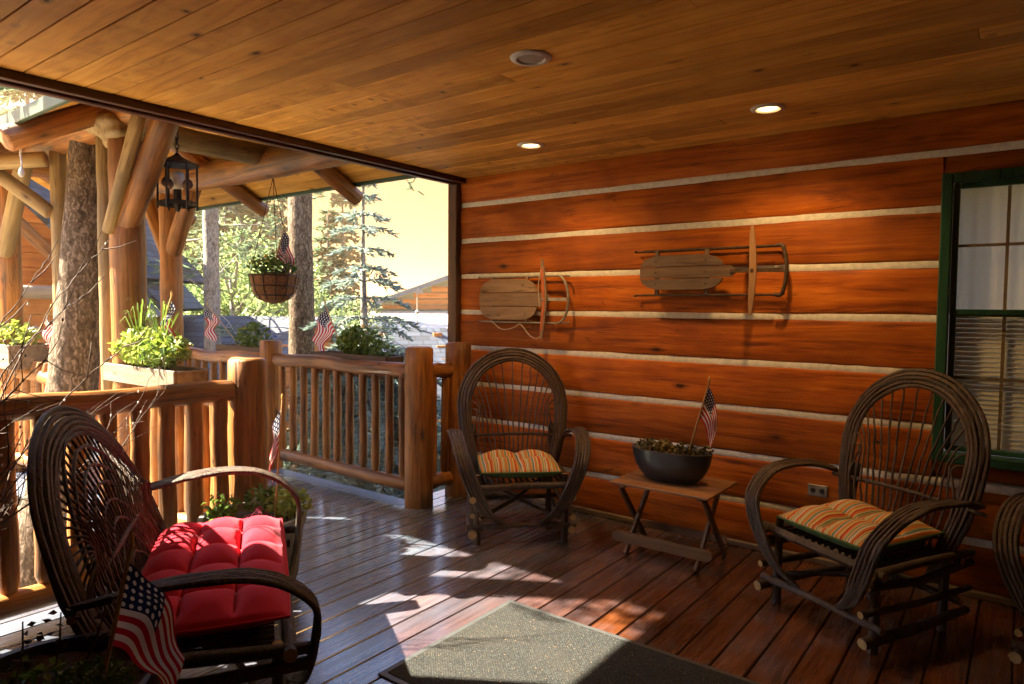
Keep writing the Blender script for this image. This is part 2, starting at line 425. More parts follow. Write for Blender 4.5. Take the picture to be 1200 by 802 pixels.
# ---- terrain
def terrain():
    m = MB()
    def h(x, y):
        d = math.hypot(x+4, y-3)
        z = -1.0-min(d, 40)*.045+.12*noise.noise(V((x*.3, y*.3, 0)))+.5*noise.noise(V((x*.05, y*.05, 4)))*min(1, d/20)
        return z
    n = 120
    def fn(u, v):
        a = (u*2-1); b = (v*2-1)
        x = -6+math.copysign(abs(a)**2.6, a)*420; y = 4+math.copysign(abs(b)**2.6, b)*420
        return V((x, y, h(x, y)))
    m.grid(fn, n, n)
    t = NT('forest_floor'); p = t.obj(0)
    c = t.mix(t.ramp(t.noise(p, .8, 6), [(.4, 0), (.6, 1)]), (.07, .09, .03), (.16, .11, .06))
    c = t.mix(t.ramp(t.noise(p, 14, 4), [(.4, 0), (.7, .6)]), c, (.05, .06, .02))
    sx = t.n('ShaderNodeSeparateXYZ'); t.l(p, sx.inputs[0])          # pale gravel apron round the porch
    dd = t.math('SQRT', t.math('ADD', t.math('POWER', t.math('ADD', sx.outputs[0], 6), 2), t.math('POWER', t.math('ADD', sx.outputs[1], 2), 2)))
    gr = t.ramp(t.noise(p, 45, 4, .7), [(.3, (.26, .23, .18)), (.7, (.52, .47, .38))])
    c = t.mix(t.ramp(t.math('ADD', t.math('MULTIPLY', dd, .1), t.math('MULTIPLY', t.noise(p, .9, 4), .3)), [(.66, 1), (.74, 0)]), c, gr)
    t.bump(t.noise(p, 20, 5), .6, .05); t.done(c, .95)
    o = m.build('terrain', t.m, None, True); o['kind'] = 'structure'
terrain()

# ---- deck floor: boards run towards the log wall
deck = struct('deck_floor')
def plank_mesh(name, sx, sy, sz, mat, ch=.004):
    return MB().box((0, 0, 0), (sx, sy, sz), 0, ch).mesh(name, mat)
PW = .1555
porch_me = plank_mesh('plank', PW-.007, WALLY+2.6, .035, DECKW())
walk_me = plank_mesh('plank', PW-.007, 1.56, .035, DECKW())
x = 2.5
while x > EDGE+.02:
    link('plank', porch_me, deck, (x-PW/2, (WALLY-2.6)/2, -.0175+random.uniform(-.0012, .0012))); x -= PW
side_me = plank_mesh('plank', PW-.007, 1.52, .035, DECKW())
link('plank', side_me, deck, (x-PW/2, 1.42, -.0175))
xs = x
while x > -11.5:
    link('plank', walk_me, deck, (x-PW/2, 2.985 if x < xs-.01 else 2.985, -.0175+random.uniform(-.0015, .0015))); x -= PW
bd = MB().box((0, 0, 0), (7.9, .16, .035), 0, .004).mesh('border_board', wood('stained_deck_x', (.036, .010, .003), (.09, .027, .008), (.155, .052, .018), 0, .8, .34, .3, .3, .25, (.9, 1.2), weather_or_sheen=((.10, .15, .225), .6, -2.5, -.7)))  # same worn grey with the blue sky sheen painted in
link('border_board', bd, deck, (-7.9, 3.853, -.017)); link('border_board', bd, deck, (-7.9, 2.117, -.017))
MB().box((-.72, 1.1, -.12), (6.5, 7.7, .16)).build('joist_base', plain('dark_framing', (.05, .03, .02)), deck)
MB().box((-7.8, 2.985, -.12), (7.5, 1.7, .16)).build('joist_base', plain('dark_framing', (.05, .03, .02)), deck)
for i, (px_, py_) in enumerate([(a, b) for a in (-5.6, -7.6, -9.6, -11.4) for b in (2.15, 3.85)]):
    log('support_post', (px_, py_, -2.6), (px_, py_, -.19), .09, deck)

# ---- ceiling of narrow pine boards and the slab above it
ceil = struct('ceiling', (0, 0, CEIL))
CW = .1372
cm = MB().prism([(-CW/2+.0032, -.003), (-CW/2+.005, -.006), (CW/2-.005, -.006), (CW/2-.0032, -.003), (CW/2-.0032, .014), (-CW/2+.0032, .014)], -3.225, 3.225, 0, 'X').mesh('ceiling_board', CEILW())
y = WALLY-.002
while y > -2.6:
    xj = random.uniform(-3.3, 1.6); x0, x1 = -3.935, 2.515
    for a, b in ((x0, xj-.0015), (xj+.0015, x1)):
        o = link('ceiling_board', cm, ceil, ((a+b)/2, y-CW/2, CEIL+.006+random.uniform(0, .0015))); o.scale.x = (b-a)/6.45
    y -= CW
rf = MB().box((-.72, 1.15, CEIL+.12), (6.6, 7.7, .19)).build('roof_deck', plain('dark_framing', (.05, .03, .02)), ceil)
fz = wood('fascia_stain', (.035, .010, .004), (.075, .022, .008), (.12, .04, .014), 1, 1, .4, 0, .15)
MB().box((EDGE-.012, 1.0, CEIL-.018), (.045, 7.1, .05), 0, .004).build('edge_trim', fz, ceil)
MB().box((EDGE-.046, 1.0, CEIL-.010), (.022, 7.1, .022), 0, .002).build('edge_trim', wood('fascia_pale', (.20, .09, .03), (.36, .18, .06), (.46, .26, .1), 1, 1, .45, 0, .1), ceil)
MB().box((EDGE-.085, 1.0, CEIL+.075), (.05, 7.12, .26), 0, .006).build('fascia_board', fz, ceil)

# ---- log walls
def chink_mat():
    t = NT('mortar_chinking'); p = t.obj(); n1 = t.noise(p, 30, 5)
    c = t.ramp(n1, [(.3, (.56, .56, .50)), (.7, (.78, .77, .70))]); t.bump(n1, .3, .006); t.done(c, .9, spec=.2); return t.m
CHK = chink_mat()
def hewn(name, x0, x1, z0, z1, yface, parent, mat, rot=None):
    # one hewn log: gently bowed face with eased edges, local X along its length
    L = x1-x0; K = max(2, int(L/.05)); m = MB(); sd = random.random()*80; hh = (z1-z0)
    prof = [(.16, 0), (.012, .0), (.004, .018), (.0008, .05), (-.002, .28), (-.003, .5), (-.002, .72), (.0008, .95), (.004, .982), (.012, 1.0), (.16, 1.0)]
    vs = []
    for i in range(K+1):
        xx = L*i/K
        for q, (d, t) in enumerate(prof):
            nn = .009*noise.noise(V((xx*1.3+sd, t*2, 0)))+.005*noise.noise(V((xx*6+sd, t*4, 2)))+.0035*noise.noise(V((xx*13+sd, t*3, 7)))
            ez = .009*noise.noise(V((xx*.9+sd, round(t)*9, 5)))+.002*noise.noise(V((xx*6+sd, round(t)*9, 8)))
            vs.append(V((xx, d+nn, z0+t*hh+ez*(1 if t > .5 else 1))))
    n = len(prof)
    m.add(vs, [(i*n+k, (i+1)*n+k, (i+1)*n+k+1, i*n+k+1) for i in range(K) for k in range(n-1)])
    m.f.append(tuple(range(n))); m.mi.append(0); m.f.append(tuple(range(K*n, K*n+n))[::-1]); m.mi.append(0)
    return m, x0, yface
CH = [2.49-.3115*k for k in range(8)]
def log_wall(parent, spans, yface, place):
    # spans(z0,z1) -> list of (x0,x1); chinking strip recessed between courses
    edges = [CEIL+.012]+[q for z in CH for q in (z+.019, z-.019)]+[.035]
    for k in range(9):
        z1, z0 = edges[2*k], edges[2*k+1]
        for a, b in spans(z0, z1):
            m, _, _ = hewn('log', a, b, z0, z1, yface, parent, None)
            place(m, 'log', a)
    for z in CH:
        for a, b in spans(z-.02, z+.02):
            m = MB(); K = max(2, int((b-a)/.12)); sd = random.random()*50; vs = []
            for i in range(K+1):
                xx = (b-a)*i/K; e = .005*noise.noise(V((xx*4+sd, z, 0)))
                for d, zz in ((.05, -.030), (.009+e, -.022), (.003+e, .0), (.009+e, .022), (.05, .03)): vs.append(V((xx, d, z+zz)))
            m.add(vs, [(i*5+j, (i+1)*5+j, (i+1)*5+j+1, i*5+j+1) for i in range(K) for j in range(4)])
            place(m, 'chinking', a)
wall = thing('log_wall', 'log wall of hewn orange timbers with pale mortar lines, sleds hung on it', 'wall', (-1.0, WALLY, 0))
WX0, WX1, WZ0, WZ1 = -.40, .72, .75, 2.365
def spans_main(z0, z1):
    zc = (z0+z1)/2
    if WZ0 < zc < WZ1+.05 or (z0 < WZ1 and z1 > WZ1 and zc < WZ1) or (z0 < WZ0+.02 < z1 and zc > WZ0): return [(-4.0, WX0), (WX1, 2.5)]
    return [(-4.0, 2.5)]
def place_main(m, nm, a): m.build(nm, CHK if nm == 'chinking' else WALLW(), wall, True, (a, WALLY, 0))
log_wall(wall, spans_main, WALLY, place_main)
MB().box((-.75, WALLY+.13, -.01), (6.5, .24, .08)).build('sill_timber', plain('dark_framing', (.05, .03, .02)), wall)
# fill above / below window where a course is cut part way
MB().box(((WX0+WX1)/2, WALLY+.05, 2.42), (WX1-WX0, .07, .10)).build('header_block', WALLW(), wall)
MB().box(((WX0+WX1)/2, WALLY+.05, .705), (WX1-WX0, .07, .09)).build('sill_block', WALLW(), wall)
MB().box((-.75, WALLY-.012, .022), (6.4, .035, .04), 0, .006).build('base_strip', wood('grey_base', (.10, .07, .05), (.2, .15, .11), (.28, .22, .17), 0, 1, .7), wall)
MB().box((-4.055, WALLY+.02, 1.36), (.105, .16, 2.70), 0, .008).build('corner_board', wood('corner_stain', (.04, .016, .01), (.10, .045, .025), (.16, .08, .05), 2, 1, .5, .4, .3), wall)
MB().box((-3.2+.05, WALLY+.30, 1.36), (1.75, .28, 2.7)).build('wall_core', plain('dark_framing', (.05, .03, .02)), wall)
MB().box((-1.4, WALLY+.30, 1.36), (1.9, .28, 2.7)).build('wall_core', plain('dark_framing', (.05, .03, .02)), wall)
MB().box((1.65, WALLY+.30, 1.36), (1.8, .28, 2.7)).build('wall_core', plain('dark_framing', (.05, .03, .02)), wall)
MB().box((.16, WALLY+.30, .36), (1.16, .28, .70)).build('wall_core', plain('dark_framing', (.05, .03, .02)), wall)
MB().box((.16, WALLY+.30, 2.56), (1.16, .28, .30)).build('wall_core', plain('dark_framing', (.05, .03, .02)), wall)
# the three walls of the alcove out of view
for nm, lab, org, ang, L in (('log_wall', 'log side wall beside the railing end, orange hewn timbers', (EDGE, -2.6, 0), math.pi/2, 3.32),
                        ('log_wall', 'log wall at the house door side of the porch', (2.5, -2.6, 0), math.pi, 6.45),
                        ('log_wall', 'log end wall closing the porch beyond the window', (2.5, WALLY, 0), -math.pi/2, 7.15)):
    wt = thing(nm, lab, 'wall', org, ang)
    # local: x along, +y away from the porch side
    def place(m, n2, a, wt=wt): m.build(n2, CHK if n2 == 'chinking' else WALLW(), wt, True, (a, 0, 0), None, False)
    log_wall(wt, lambda z0, z1, L=L: [(0, L)], 0, place)
    MB().box((L/2, .14, 1.36), (L, .16, 2.7)).build('wall_core', plain('dark_framing', (.05, .03, .02)), wt, False, (0, 0, 0), None, False)

# ---- window
win = thing('window', 'double-hung window with dark green frame and pale blind, set in the log wall', 'window', (.16, WALLY, WZ0))
GRN = wood('green_paint', (.010, .05, .028), (.016, .075, .042), (.025, .10, .06), 2, 1, .35, 0, .1, .2)
fw = .055
for c, d in (((WX0+fw/2, WALLY-.012, (WZ0+WZ1)/2), (fw, .07, WZ1-WZ0)), ((WX1-fw/2, WALLY-.012, (WZ0+WZ1)/2), (fw, .07, WZ1-WZ0)),
             ((.16, WALLY-.012, WZ1-fw/2), (WX1-WX0-2*fw-.002, .068, fw)), ((.16, WALLY-.022, WZ0+fw/2), (WX1-WX0-2*fw-.002, .09, fw))):
    MB().box(c, d, 0, .006).build('frame', GRN, win)
sw = .03
mz = 1.58
for a, b in ((WX0+fw+.002, WX1-fw-.002),):
    for (z0, z1, yo) in ((mz, WZ1-fw-.002, .0), (WZ0+fw+.002, mz+.02, .029)):
        sash = MB().box(((a+b)/2, WALLY+yo, z1-sw/2), (b-a-2*sw-.002, .028, sw), 0, .004).build('sash', GRN, win)
        MB().box(((a+b)/2, WALLY+yo, z0+sw/2), (b-a-2*sw-.002, .028, sw), 0, .004).build('rail', GRN, sash)
        for xx in (a+sw/2, b-sw/2): MB().box((xx, WALLY+yo, (z0+z1)/2), (sw, .028, z1-z0), 0, .004).build('stile', GRN, sash)
        gt = NT('window_glass') if 'window_glass' not in MATS else None
        if gt:
            gl = gt.n('ShaderNodeBsdfGlossy'); gl.inputs['Roughness'].default_value = .03; tr = gt.n('ShaderNodeBsdfTransparent'); tr.inputs[0].default_value = (.86, .88, .84, 1)
            lw = gt.n('ShaderNodeLayerWeight'); mx = gt.n('ShaderNodeMixShader')
            gt.l(gt.math('ADD', gt.math('MULTIPLY', gt.math('POWER', lw.outputs['Facing'], 4), .6), .045), mx.inputs[0]); gt.l(tr.outputs[0], mx.inputs[1]); gt.l(gl.outputs[0], mx.inputs[2]); gt.l(mx.outputs[0], gt.out.inputs[0]); MATS['window_glass'] = gt.m
        MB().quad(V((a+sw, WALLY+yo+.004, z0+sw)), V((b-sw, WALLY+yo+.004, z0+sw)), V((b-sw, WALLY+yo+.004, z1-sw)), V((a+sw, WALLY+yo+.004, z1-sw))).build('pane', MATS['window_glass'], sash)
        mt = wood('muntin', (.2, .15, .08), (.3, .22, .12), (.36, .27, .15), 2, 1, .6, 0, .1)
        for xx in (a+(b-a)/4, a+(b-a)/2, b-(b-a)/4): MB().box((xx, WALLY+yo+.016, (z0+z1)/2), (.016, .012, z1-z0-2*sw)).build('muntin', mt, sash)
        MB().box(((a+b)/2, WALLY+yo+.017, (z0+z1)/2+.02), (b-a-2*sw, .010, .016)).build('muntin', mt, sash)
# behind the pane: slatted blind and curtain; no room, left open for daylight glow
bl = MB()
for i in range(30):
    bl.box((.16, WALLY+.070, WZ0+.08+i*.0265), (.98, .026, .002), 0, 0, Matrix.Rotation(rad(68), 3, 'X'))
bo = bl.build('blind', plain('pale_blind', (.82, .80, .70), .6, 0, .05, 3, 0), win); bo['kind'] = 'stuff'
cu = MB().grid(lambda u, v: V((-.36+u*1.04, WALLY+.092+.004*math.sin(u*46)+.003*math.sin(u*101+2), WZ0+.02+v*1.6)), 140, 2)
cu.build('curtain', leafmat('sheer_curtain', (.80, .80, .72), (.80, .80, .72), .2, .9), win, True)

# ---- downlights
def downlight(px_, py_, lit, label):
    c = on_z(px_, py_, CEIL-.002)
    t = thing('recessed_light', label, 'ceiling light', c, 0, None)
    tr = MB().lathe([(.062, -.002), (.066, -.010), (.090, -.006), (.094, .0)], 40)
    tr.build('trim_ring', plain('white_trim', (.62, .58, .5), .4, 0, .03, 5, 0), t, True, c)
    MB().lathe([(.0635, -.004), (.056, .05), (.05, .06)], 32).build('baffle', plain('white_trim', (.62, .58, .5), .4, 0, .03, 5, 0), t, True, c)
    nm = 'lamp_glow' if lit else 'lamp_off'
    if nm not in MATS:
        q = NT(nm)
        if lit: q.b.inputs['Emission Color'].default_value = (1, .58, .22, 1); q.b.inputs['Emission Strength'].default_value = .7
        q.done((.34, .32, .27), .5); MATS[nm] = q.m
    MB().lathe([(.0, -.012 if lit else -.006), (.03, -.010 if lit else -.0055), (.055, -.002 if lit else -.004), (.0600, .02)], 28).build('bulb', MATS[nm], t, True, c)
    if lit:
        L = bpy.data.lights.new('downlight', 'SPOT'); L.energy = 6; L.color = (1, .56, .2); L.spot_size = rad(140); L.spot_blend = .7; L.shadow_soft_size = .05
        lo = bpy.data.objects.new('downlight', L); COL.objects.link(lo); lo.location = c+V((0, 0, -.03)); 
downlight(622, 68, False, 'unlit recessed ceiling light with white trim ring')
downlight(900, 127, True, 'glowing recessed ceiling light near the window')
downlight(622, 170, True, 'glowing recessed ceiling light above the pale sled')

# ---- door mat
def mat_():
    c = [on_z(595, 704, 0), on_z(445, 790, 0)]
    x0, y1 = -2.19, 2.905
    t = NT('coarse_mat'); p = t.obj(0)
    n1 = t.noise(p, 210, 3, .75); n2 = t.noise(p, 2.6, 5, .65); n3 = t.noise(p, 60, 2)
    wv = t.n('ShaderNodeTexWave', wave_type='BANDS', bands_direction='DIAGONAL'); wv.inputs['Scale'].default_value = 42; wv.inputs['Distortion'].default_value = 1.5; t.l(p, wv.inputs['Vector'])
    hh = t.math('ADD', t.math('MULTIPLY', n1, .94), t.math('MULTIPLY', wv.outputs['Fac'], .06))
    c = t.ramp(hh, [(.36, (.010, .012, .014)), (.54, (.045, .05, .052)), (.72, (.18, .19, .185))])
    c = t.mix(t.ramp(n2, [(.45, 0), (.75, .4)]), c, (.07, .065, .055)); c = t.mix(t.ramp(t.noise(p, 1.7, 3), [(.5, 0), (.62, .5)]), c, (.03, .032, .034))
    sp = t.ramp(t.noise(p, 95, 1), [(.72, 0), (.75, .9)]); c = t.mix(sp, c, (.42, .26, .14))
    t.bump(hh, 1.0, .012); t.done(c, .95, spec=.15)
    d = thing('door_mat', 'dark bristly door mat lying on the deck boards', 'mat', (-1.2, 2.4, .003))
    MB().box((-1.24, 2.43, .008), (1.84, .89, .008), 0, .003).build('pile', t.m, d)
    MB().box((-1.24, 2.43, .005), (1.9, .95, .006), 0, .002).build('rubber_border', plain('black_rubber', (.05, .055, .06), .45, 0, .2, 60), d)
mat_()

# ================================================================ RAILINGS
def baluster_mesh(h, r, mat, seed):
    m = MB(); N = 14; pts = []; rs = []
    for i in range(N+1):
        t_ = i/N; w_ = math.sin(math.pi*t_)
        pts.append((w_*.010*noise.noise(V((seed, t_*2, 0))), w_*.010*noise.noise(V((seed+9, t_*2, 0))), h*t_))
        k = r*(1.04-.10*t_)*(1+.06*noise.noise(V((seed+3, t_*7, 1)))); e = min(t_, 1-t_)*h
        rs.append(k*min(1, .55+e/.05*.45))
    m.tube(pts, rs, 12, True, 0, 1, .06, seed)
    return m.mesh('baluster', [mat, ENDG()], True)
BAL = [baluster_mesh(.90, .036, LOGW(), k*3.3) for k in range(7)]
BALN = [baluster_mesh(.92, .048, LOGW(), k*2.7+9) for k in range(7)]
def railing(label, a, b, posts, ztop=1.075, zbot=.15, rr=.058, spacing=.16, bals=BAL, n0=.5):
    a, b = V(a), V(b); d = b-a; L = d.length; d = d.normalized()
    t = thing('log_railing', label, 'railing', ((a.x+b.x)/2, (a.y+b.y)/2, 0))
    log('rail', (a.x, a.y, ztop), (b.x, b.y, ztop), rr*1.08, t, bend=.05, wob=.14)
    log('rail', (a.x, a.y, zbot), (b.x, b.y, zbot), rr, t, bend=.035, wob=.14)
    k = int(L/spacing); 
    for i in range(k):
        s = (i+n0)*L/k+random.uniform(-.008, .008); p = a+d*s
        o = link('baluster', bals[random.randrange(7)], t, (p.x, p.y, zbot+.03), Quaternion((0, 0, 1), random.random()*6) @ Quaternion((1, 0, 0), random.gauss(0, .010)))
    for (x_, y_, r_, h_) in posts: log('post', (x_, y_, -.02 if h_ < 2 else -.02), (x_, y_, h_), r_, t, n=20, wob=.035, end=ENDG())
    return t
railing('log railing between two stout posts, flower box hung behind it', (-3.97, 3.9, 0), (-5.80, 3.9, 0), [(-3.85, 3.88, .115, 1.28), (-5.90, 3.9, .105, 1.26)])
railing('short log rail joining the stout post to the log wall', (-3.88, 4.0, 0), (-3.84, 4.24, 0), [(-3.83, 4.33, .11, 1.30)], spacing=.12)
railing('log railing beyond the farther post with a flagged flower box', (-6.0, 3.9, 0), (-7.75, 3.9, 0), [])
railing('thick-balustered log railing behind the loveseat, ending at a wide post', (-3.93, 2.31, 0), (-3.93, .74, 0), [(-3.92, 2.42, .118, 1.27)], 1.07, .13, .06, .15, BALN)
railing('log railing carrying the bright green flower trough', (-4.05, 2.33, 0), (-5.28, 2.3, 0), [], 1.0, .13, .055, .15, BALN)
railing('sunlit log railing past the pine trunk with a boxed planter', (-6.6, 2.3, 0), (-9.2, 2.3, 0), [], .95, .13, .055, .15, BALN)

# ================================================================ ENTRY PORTICO
NP, FP, BZ = 2.30, 3.80, 2.97
port = thing('log_portico', 'peeled log portico with braces, beams and mossy roof over the walkway', 'portico', (-7, 3.05, 0))
log('beam', (-4.06, FP, 2.95), (-10.6, FP, 2.95), .14, port, bend=.03, wob=.07)
log('beam', (-4.06, NP, BZ), (-10.6, NP, BZ), .135, port, bend=.03, wob=.07)
log('tie_beam', (-4.95, 2.05, 3.06), (-4.95, 4.05, 3.06), .10, port)
log('tie_beam', (-5.75, 2.05, 3.0), (-5.75, 4.0, 3.0), .10, port, OLIVE())
log('tie_beam', (-8.2, 2.05, 3.0), (-8.2, 4.0, 3.0), .10, port)
P1 = on_y(150, 300, NP); P0 = on_y(127, 300, NP-.02)
log('post', (P1.x, NP, -.1), (P1.x, NP, 2.86), .118, port, wob=.04)
log('post', (P0.x, NP-.03, -.1), (P0.x, NP-.03, 2.86), .058, port, OLIVE(), wob=.05)
brl = MB()
def burl(u, v):
    th = u*2*math.pi; ph = v*math.pi; r = 1+.35*noise.noise(V((math.cos(th)*1.6, math.sin(th)*1.6, ph*1.4)))
    return V((P1.x-.06+.27*r*math.sin(ph)*math.cos(th), NP+.17*r*math.sin(ph)*math.sin(th), 2.86-.11*r*math.cos(ph)))
brl.grid(burl, 40, 20); brl.build('burl_capital', OLIVE(), port, True)
log('brace', (P1.x+.02, NP-.02, 2.16), (P1.x+.62, NP+.02, 2.92), .085, port, wob=.06)
log('brace', (P1.x-.02, NP-.12, 2.12), (P1.x+.50, NP-.12, 2.90), .045, port, OLIVE())
P2 = on_y(72, 350, NP); log('post', (P2.x, NP, -.1), (P2.x, NP, 2.9), .062, port, OLIVE())
P3 = on_y(12, 350, NP); log('post', (P3.x, NP, -.1), (P3.x, NP, 2.86), .10, port)
log('brace', (P3.x+.05, NP-.05, 2.05), (P3.x+.52, NP-.02, 2.86), .07, port, OLIVE())
log('brace', (P3.x-.05, NP-.05, 2.05), (P3.x-.55, NP-.02, 2.86), .07, port)
log('brace', (P2.x, NP-.06, 2.35), (P2.x-.5, NP-.5, 2.86), .06, port, OLIVE())
log('brace', (P2.x+.05, NP-.1, 2.78), (P2.x-.35, NP-.62, 2.70), .065, port, OLIVE())
P4 = on_y(201, 330, FP); log('post', (P4.x, FP, -.1), (P4.x, FP, 2.83), .115, port)
log('brace', (P4.x-.02, FP, 2.1), (P4.x-.55, FP, 2.86), .085, port); log('brace', (P4.x+.02, FP, 2.15), (P4.x+.5, FP, 2.86), .09, port)
# roof planes
YC, EY, EZ, SL = 3.05, 1.37, 2.80, .56
def roofz(dy): return EZ+(EY-dy)*SL
for sg in (-1, 1):
    q = MB(); th = .03
    nb = 12
    for i in range(nb):
        d0 = EY*(i)/nb+.002; d1 = EY*(i+1)/nb-.002
        vs = []
        for xx in (-4.08, -10.9):
            for d, dz in ((d0, 0), (d1, 0), (d1, th), (d0, th)): vs.append(V((xx, YC+sg*d, roofz(d)+dz)))
        b = MB(); b.add(vs, [(0, 1, 2, 3), (7, 6, 5, 4), (0, 4, 5, 1), (1, 5, 6, 2), (2, 6, 7, 3), (3, 7, 4, 0)]); b.build('roof_board', CEILW(), port)
    for k, xr in enumerate((-5.33, -6.92, -8.5, -10.1)):
        ext = EY+.10
        log('rafter', (xr, YC+sg*.02, roofz(.02)-.11), (xr, YC+sg*ext, roofz(ext)-.085), .082, port, n=8, wob=.03)
MOSS = None
t = NT('mossy_shake'); p = t.obj(); n1 = t.noise(p, 6, 6, .65); n2 = t.noise(p, 40, 4)
c = t.mix(t.ramp(n1, [(.45, 0), (.6, 1)]), t.ramp(n2, [(.3, (.14, .12, .085)), (.7, (.30, .26, .20))]), (.075, .085, .03)); t.bump(n2, .6, .02); MOSS = t.done(c, .95)
sk = [MB().box((0, 0, 0), (random.uniform(.18, .24), .36, .022), 0, .004).mesh('shake', MOSS) for _ in range(6)]
for sg in (-1, 1):
    rq = Quaternion((1, 0, 0), math.atan(SL)*(1 if sg < 0 else -1))
    full = sg < 0
    m = MB()
    dn = V((0, sg*SL, 1)).normalized()
    for r_ in range(7):
        d = EY+.02-r_*.21
        xx = -4.2
        while xx > -10.8:
            if full and r_ < 5 and xx > -8.0:
                pos = V((xx-.11, YC+sg*(d-.14), roofz(d-.14)+.058+random.uniform(-.004, .012)))
                link('shake', random.choice(sk), port, pos, rq @ Quaternion((0, 0, 1), random.gauss(0, .03)) @ Quaternion((1, 0, 0), .05*(-1 if sg < 0 else 1)*-1))
            else:
                pos = V((xx-.11, YC+sg*(d-.14), roofz(d-.14)+.058)); m.box(pos, (.215, .36, .022), 0, 0, rq.to_matrix())
            xx -= .222
    mo = m.build('shake_covering', MOSS, port); mo['kind'] = 'stuff'
    MB().box((-7.5, YC+sg*(EY+.035), EZ+.012), (6.9, .03, .085), 0, .004).build('eave_trim', plain('green_metal', (.05, .09, .06), .45, 0, .1, 10, 0), port)
MB().box((-7.5, YC, roofz(0)+.07), (6.9, .2, .04), 0, .01).build('ridge_cap', MOSS, port)

# ---- lantern
lt = at_d(208, 215, 5.0); LX = V((-4.95, lt.y*(-4.95/lt.x), 0))
def lantern():
    iron = plain('black_iron', (.03, .024, .018), .5, .6, .3, 40)
    c = V((LX.x, LX.y, 0)); top = on_x(208, 180, LX.x).z; bot = on_x(208, 250, LX.x).z
    t = thing('hanging_lantern', 'black iron lantern hung on a chain beneath the portico', 'lantern', (c.x, c.y, bot))
    R_ = .135; H = top-bot
    m = MB(); m.lathe([(.012, .0), (.03, -.02), (.06, -.035), (R_*1.08, -.075), (R_*1.08, -.09), (.02, -.06)], 6, (c.x, c.y, top)); m.build('cap', iron, t)
    m = MB(); m.lathe([(R_*.98, .06), (R_, .05), (R_, .075), (R_*.98, .085), (R_*.86, .085), (R_*.86, .06), (R_*.98, .06)], 6, (c.x, c.y, bot)); m.build('base_ring', iron, t)
    for k in range(6):
        g = k*math.pi/3; p0 = V((c.x+R_*.96*math.cos(g), c.y+R_*.96*math.sin(g), bot+.03)); MB().tube([p0, p0+V((0, 0, H-.10))], .008, 6).build('bar', iron, t)
    MB().tube([(c.x, c.y, bot+.01), (c.x, c.y, bot+.06), (c.x, c.y, bot+.17)], [.01, .03, .028], 10).build('candle_holder', iron, t, True)
    for k in range(3):
        g = k*2*math.pi/3+.4; MB().tube([(c.x, c.y, bot+.07), (c.x+R_*.9*math.cos(g), c.y+R_*.9*math.sin(g), bot+.07)], .007, 6).build('spoke', iron, t)
    MB().lathe([(.03, 0), (.042, .02), (.05, .08), (.044, .12), (.028, .13)], 20, (c.x, c.y, bot+.17)).build('glass_chimney', plain('frosted_glass', (.62, .56, .4), .3, 0, .05, 8, 0), t, True)
    pine = plain('pinecone', (.12, .06, .03), .8)
    for k in range(5):
        g = k*1.256+.2; q = V((c.x+.085*math.cos(g), c.y+.085*math.sin(g), bot+.2+.03*math.sin(k*2.4)))
        MB().lathe([(.005, -.035), (.022, -.02), (.026, 0), (.015, .025), (.004, .035)], 8, q).build('ornament', pine, t, True)
    z = top; k = 0
    while z < 2.965:
        m = MB(); ring = [V((.012*math.cos(a*math.pi/4), 0, .024*math.sin(a*math.pi/4))) for a in range(9)]
        if k % 2: ring = [V((0, q.x, q.z)) for q in ring]
        m.tube([V((c.x, c.y, z+.016))+q for q in ring], .004, 5, False); m.build('chain_link', iron, t, True); z += .036; k += 1
lantern()

# ================================================================ FLAGS
def flag(top, foot, side, label, fly=.42, hoist=.28, a0=20, a1=82, amp=.02, ph=0, group=None, offset=.02):
    top, foot = V(top), V(foot); s = (foot-top).normalized(); side = V(side); side = (side-V((0, 0, 1))*side.z).normalized()
    nrm = side.cross(V((0, 0, 1))).normalized()
    t = thing('stick_flag', label, 'flag', foot, 0, group)
    MB().tube([top+s*-.03, top, foot], [.003, .0055, .006], 8).build('stick', wood('flag_dowel', (.3, .18, .06), (.42, .27, .1), (.5, .34, .14), 2, 2, .6), t, True)
    MB().lathe([(.002, .03), (.008, .012), (.007, 0), (.004, -.006)], 10, top-s*.0+V((0, 0, .012))).build('finial', plain('gilt', (.55, .38, .1), .4, .3, .1, 5, 0), t, True)
    NU = 36
    acc = [V((0, 0, 0))]
    for i in range(NU):
        th = rad(a0+(a1-a0)*min(1, (i/NU)*1.6)**.8); acc.append(acc[-1]+(side*math.cos(th)-V((0, 0, 1))*math.sin(th))*fly/NU)
    def fn(u, v):
        i = u*NU; k = min(NU-1, int(i)); q = acc[k].lerp(acc[k+1], i-k)
        rip = amp*math.sin(u*9+v*4.5+ph)*min(1, u*4)+amp*.6*math.sin(v*8+u*3+ph*2)*min(1, u*3)
        return top+s*(offset+v*hoist*(1-.18*u))+q*(1-.08*v)+nrm*rip
    m = MB(); m.grid(fn, NU, 22)
    o = m.build('cloth', flag_mat(), t, 'all'); return t

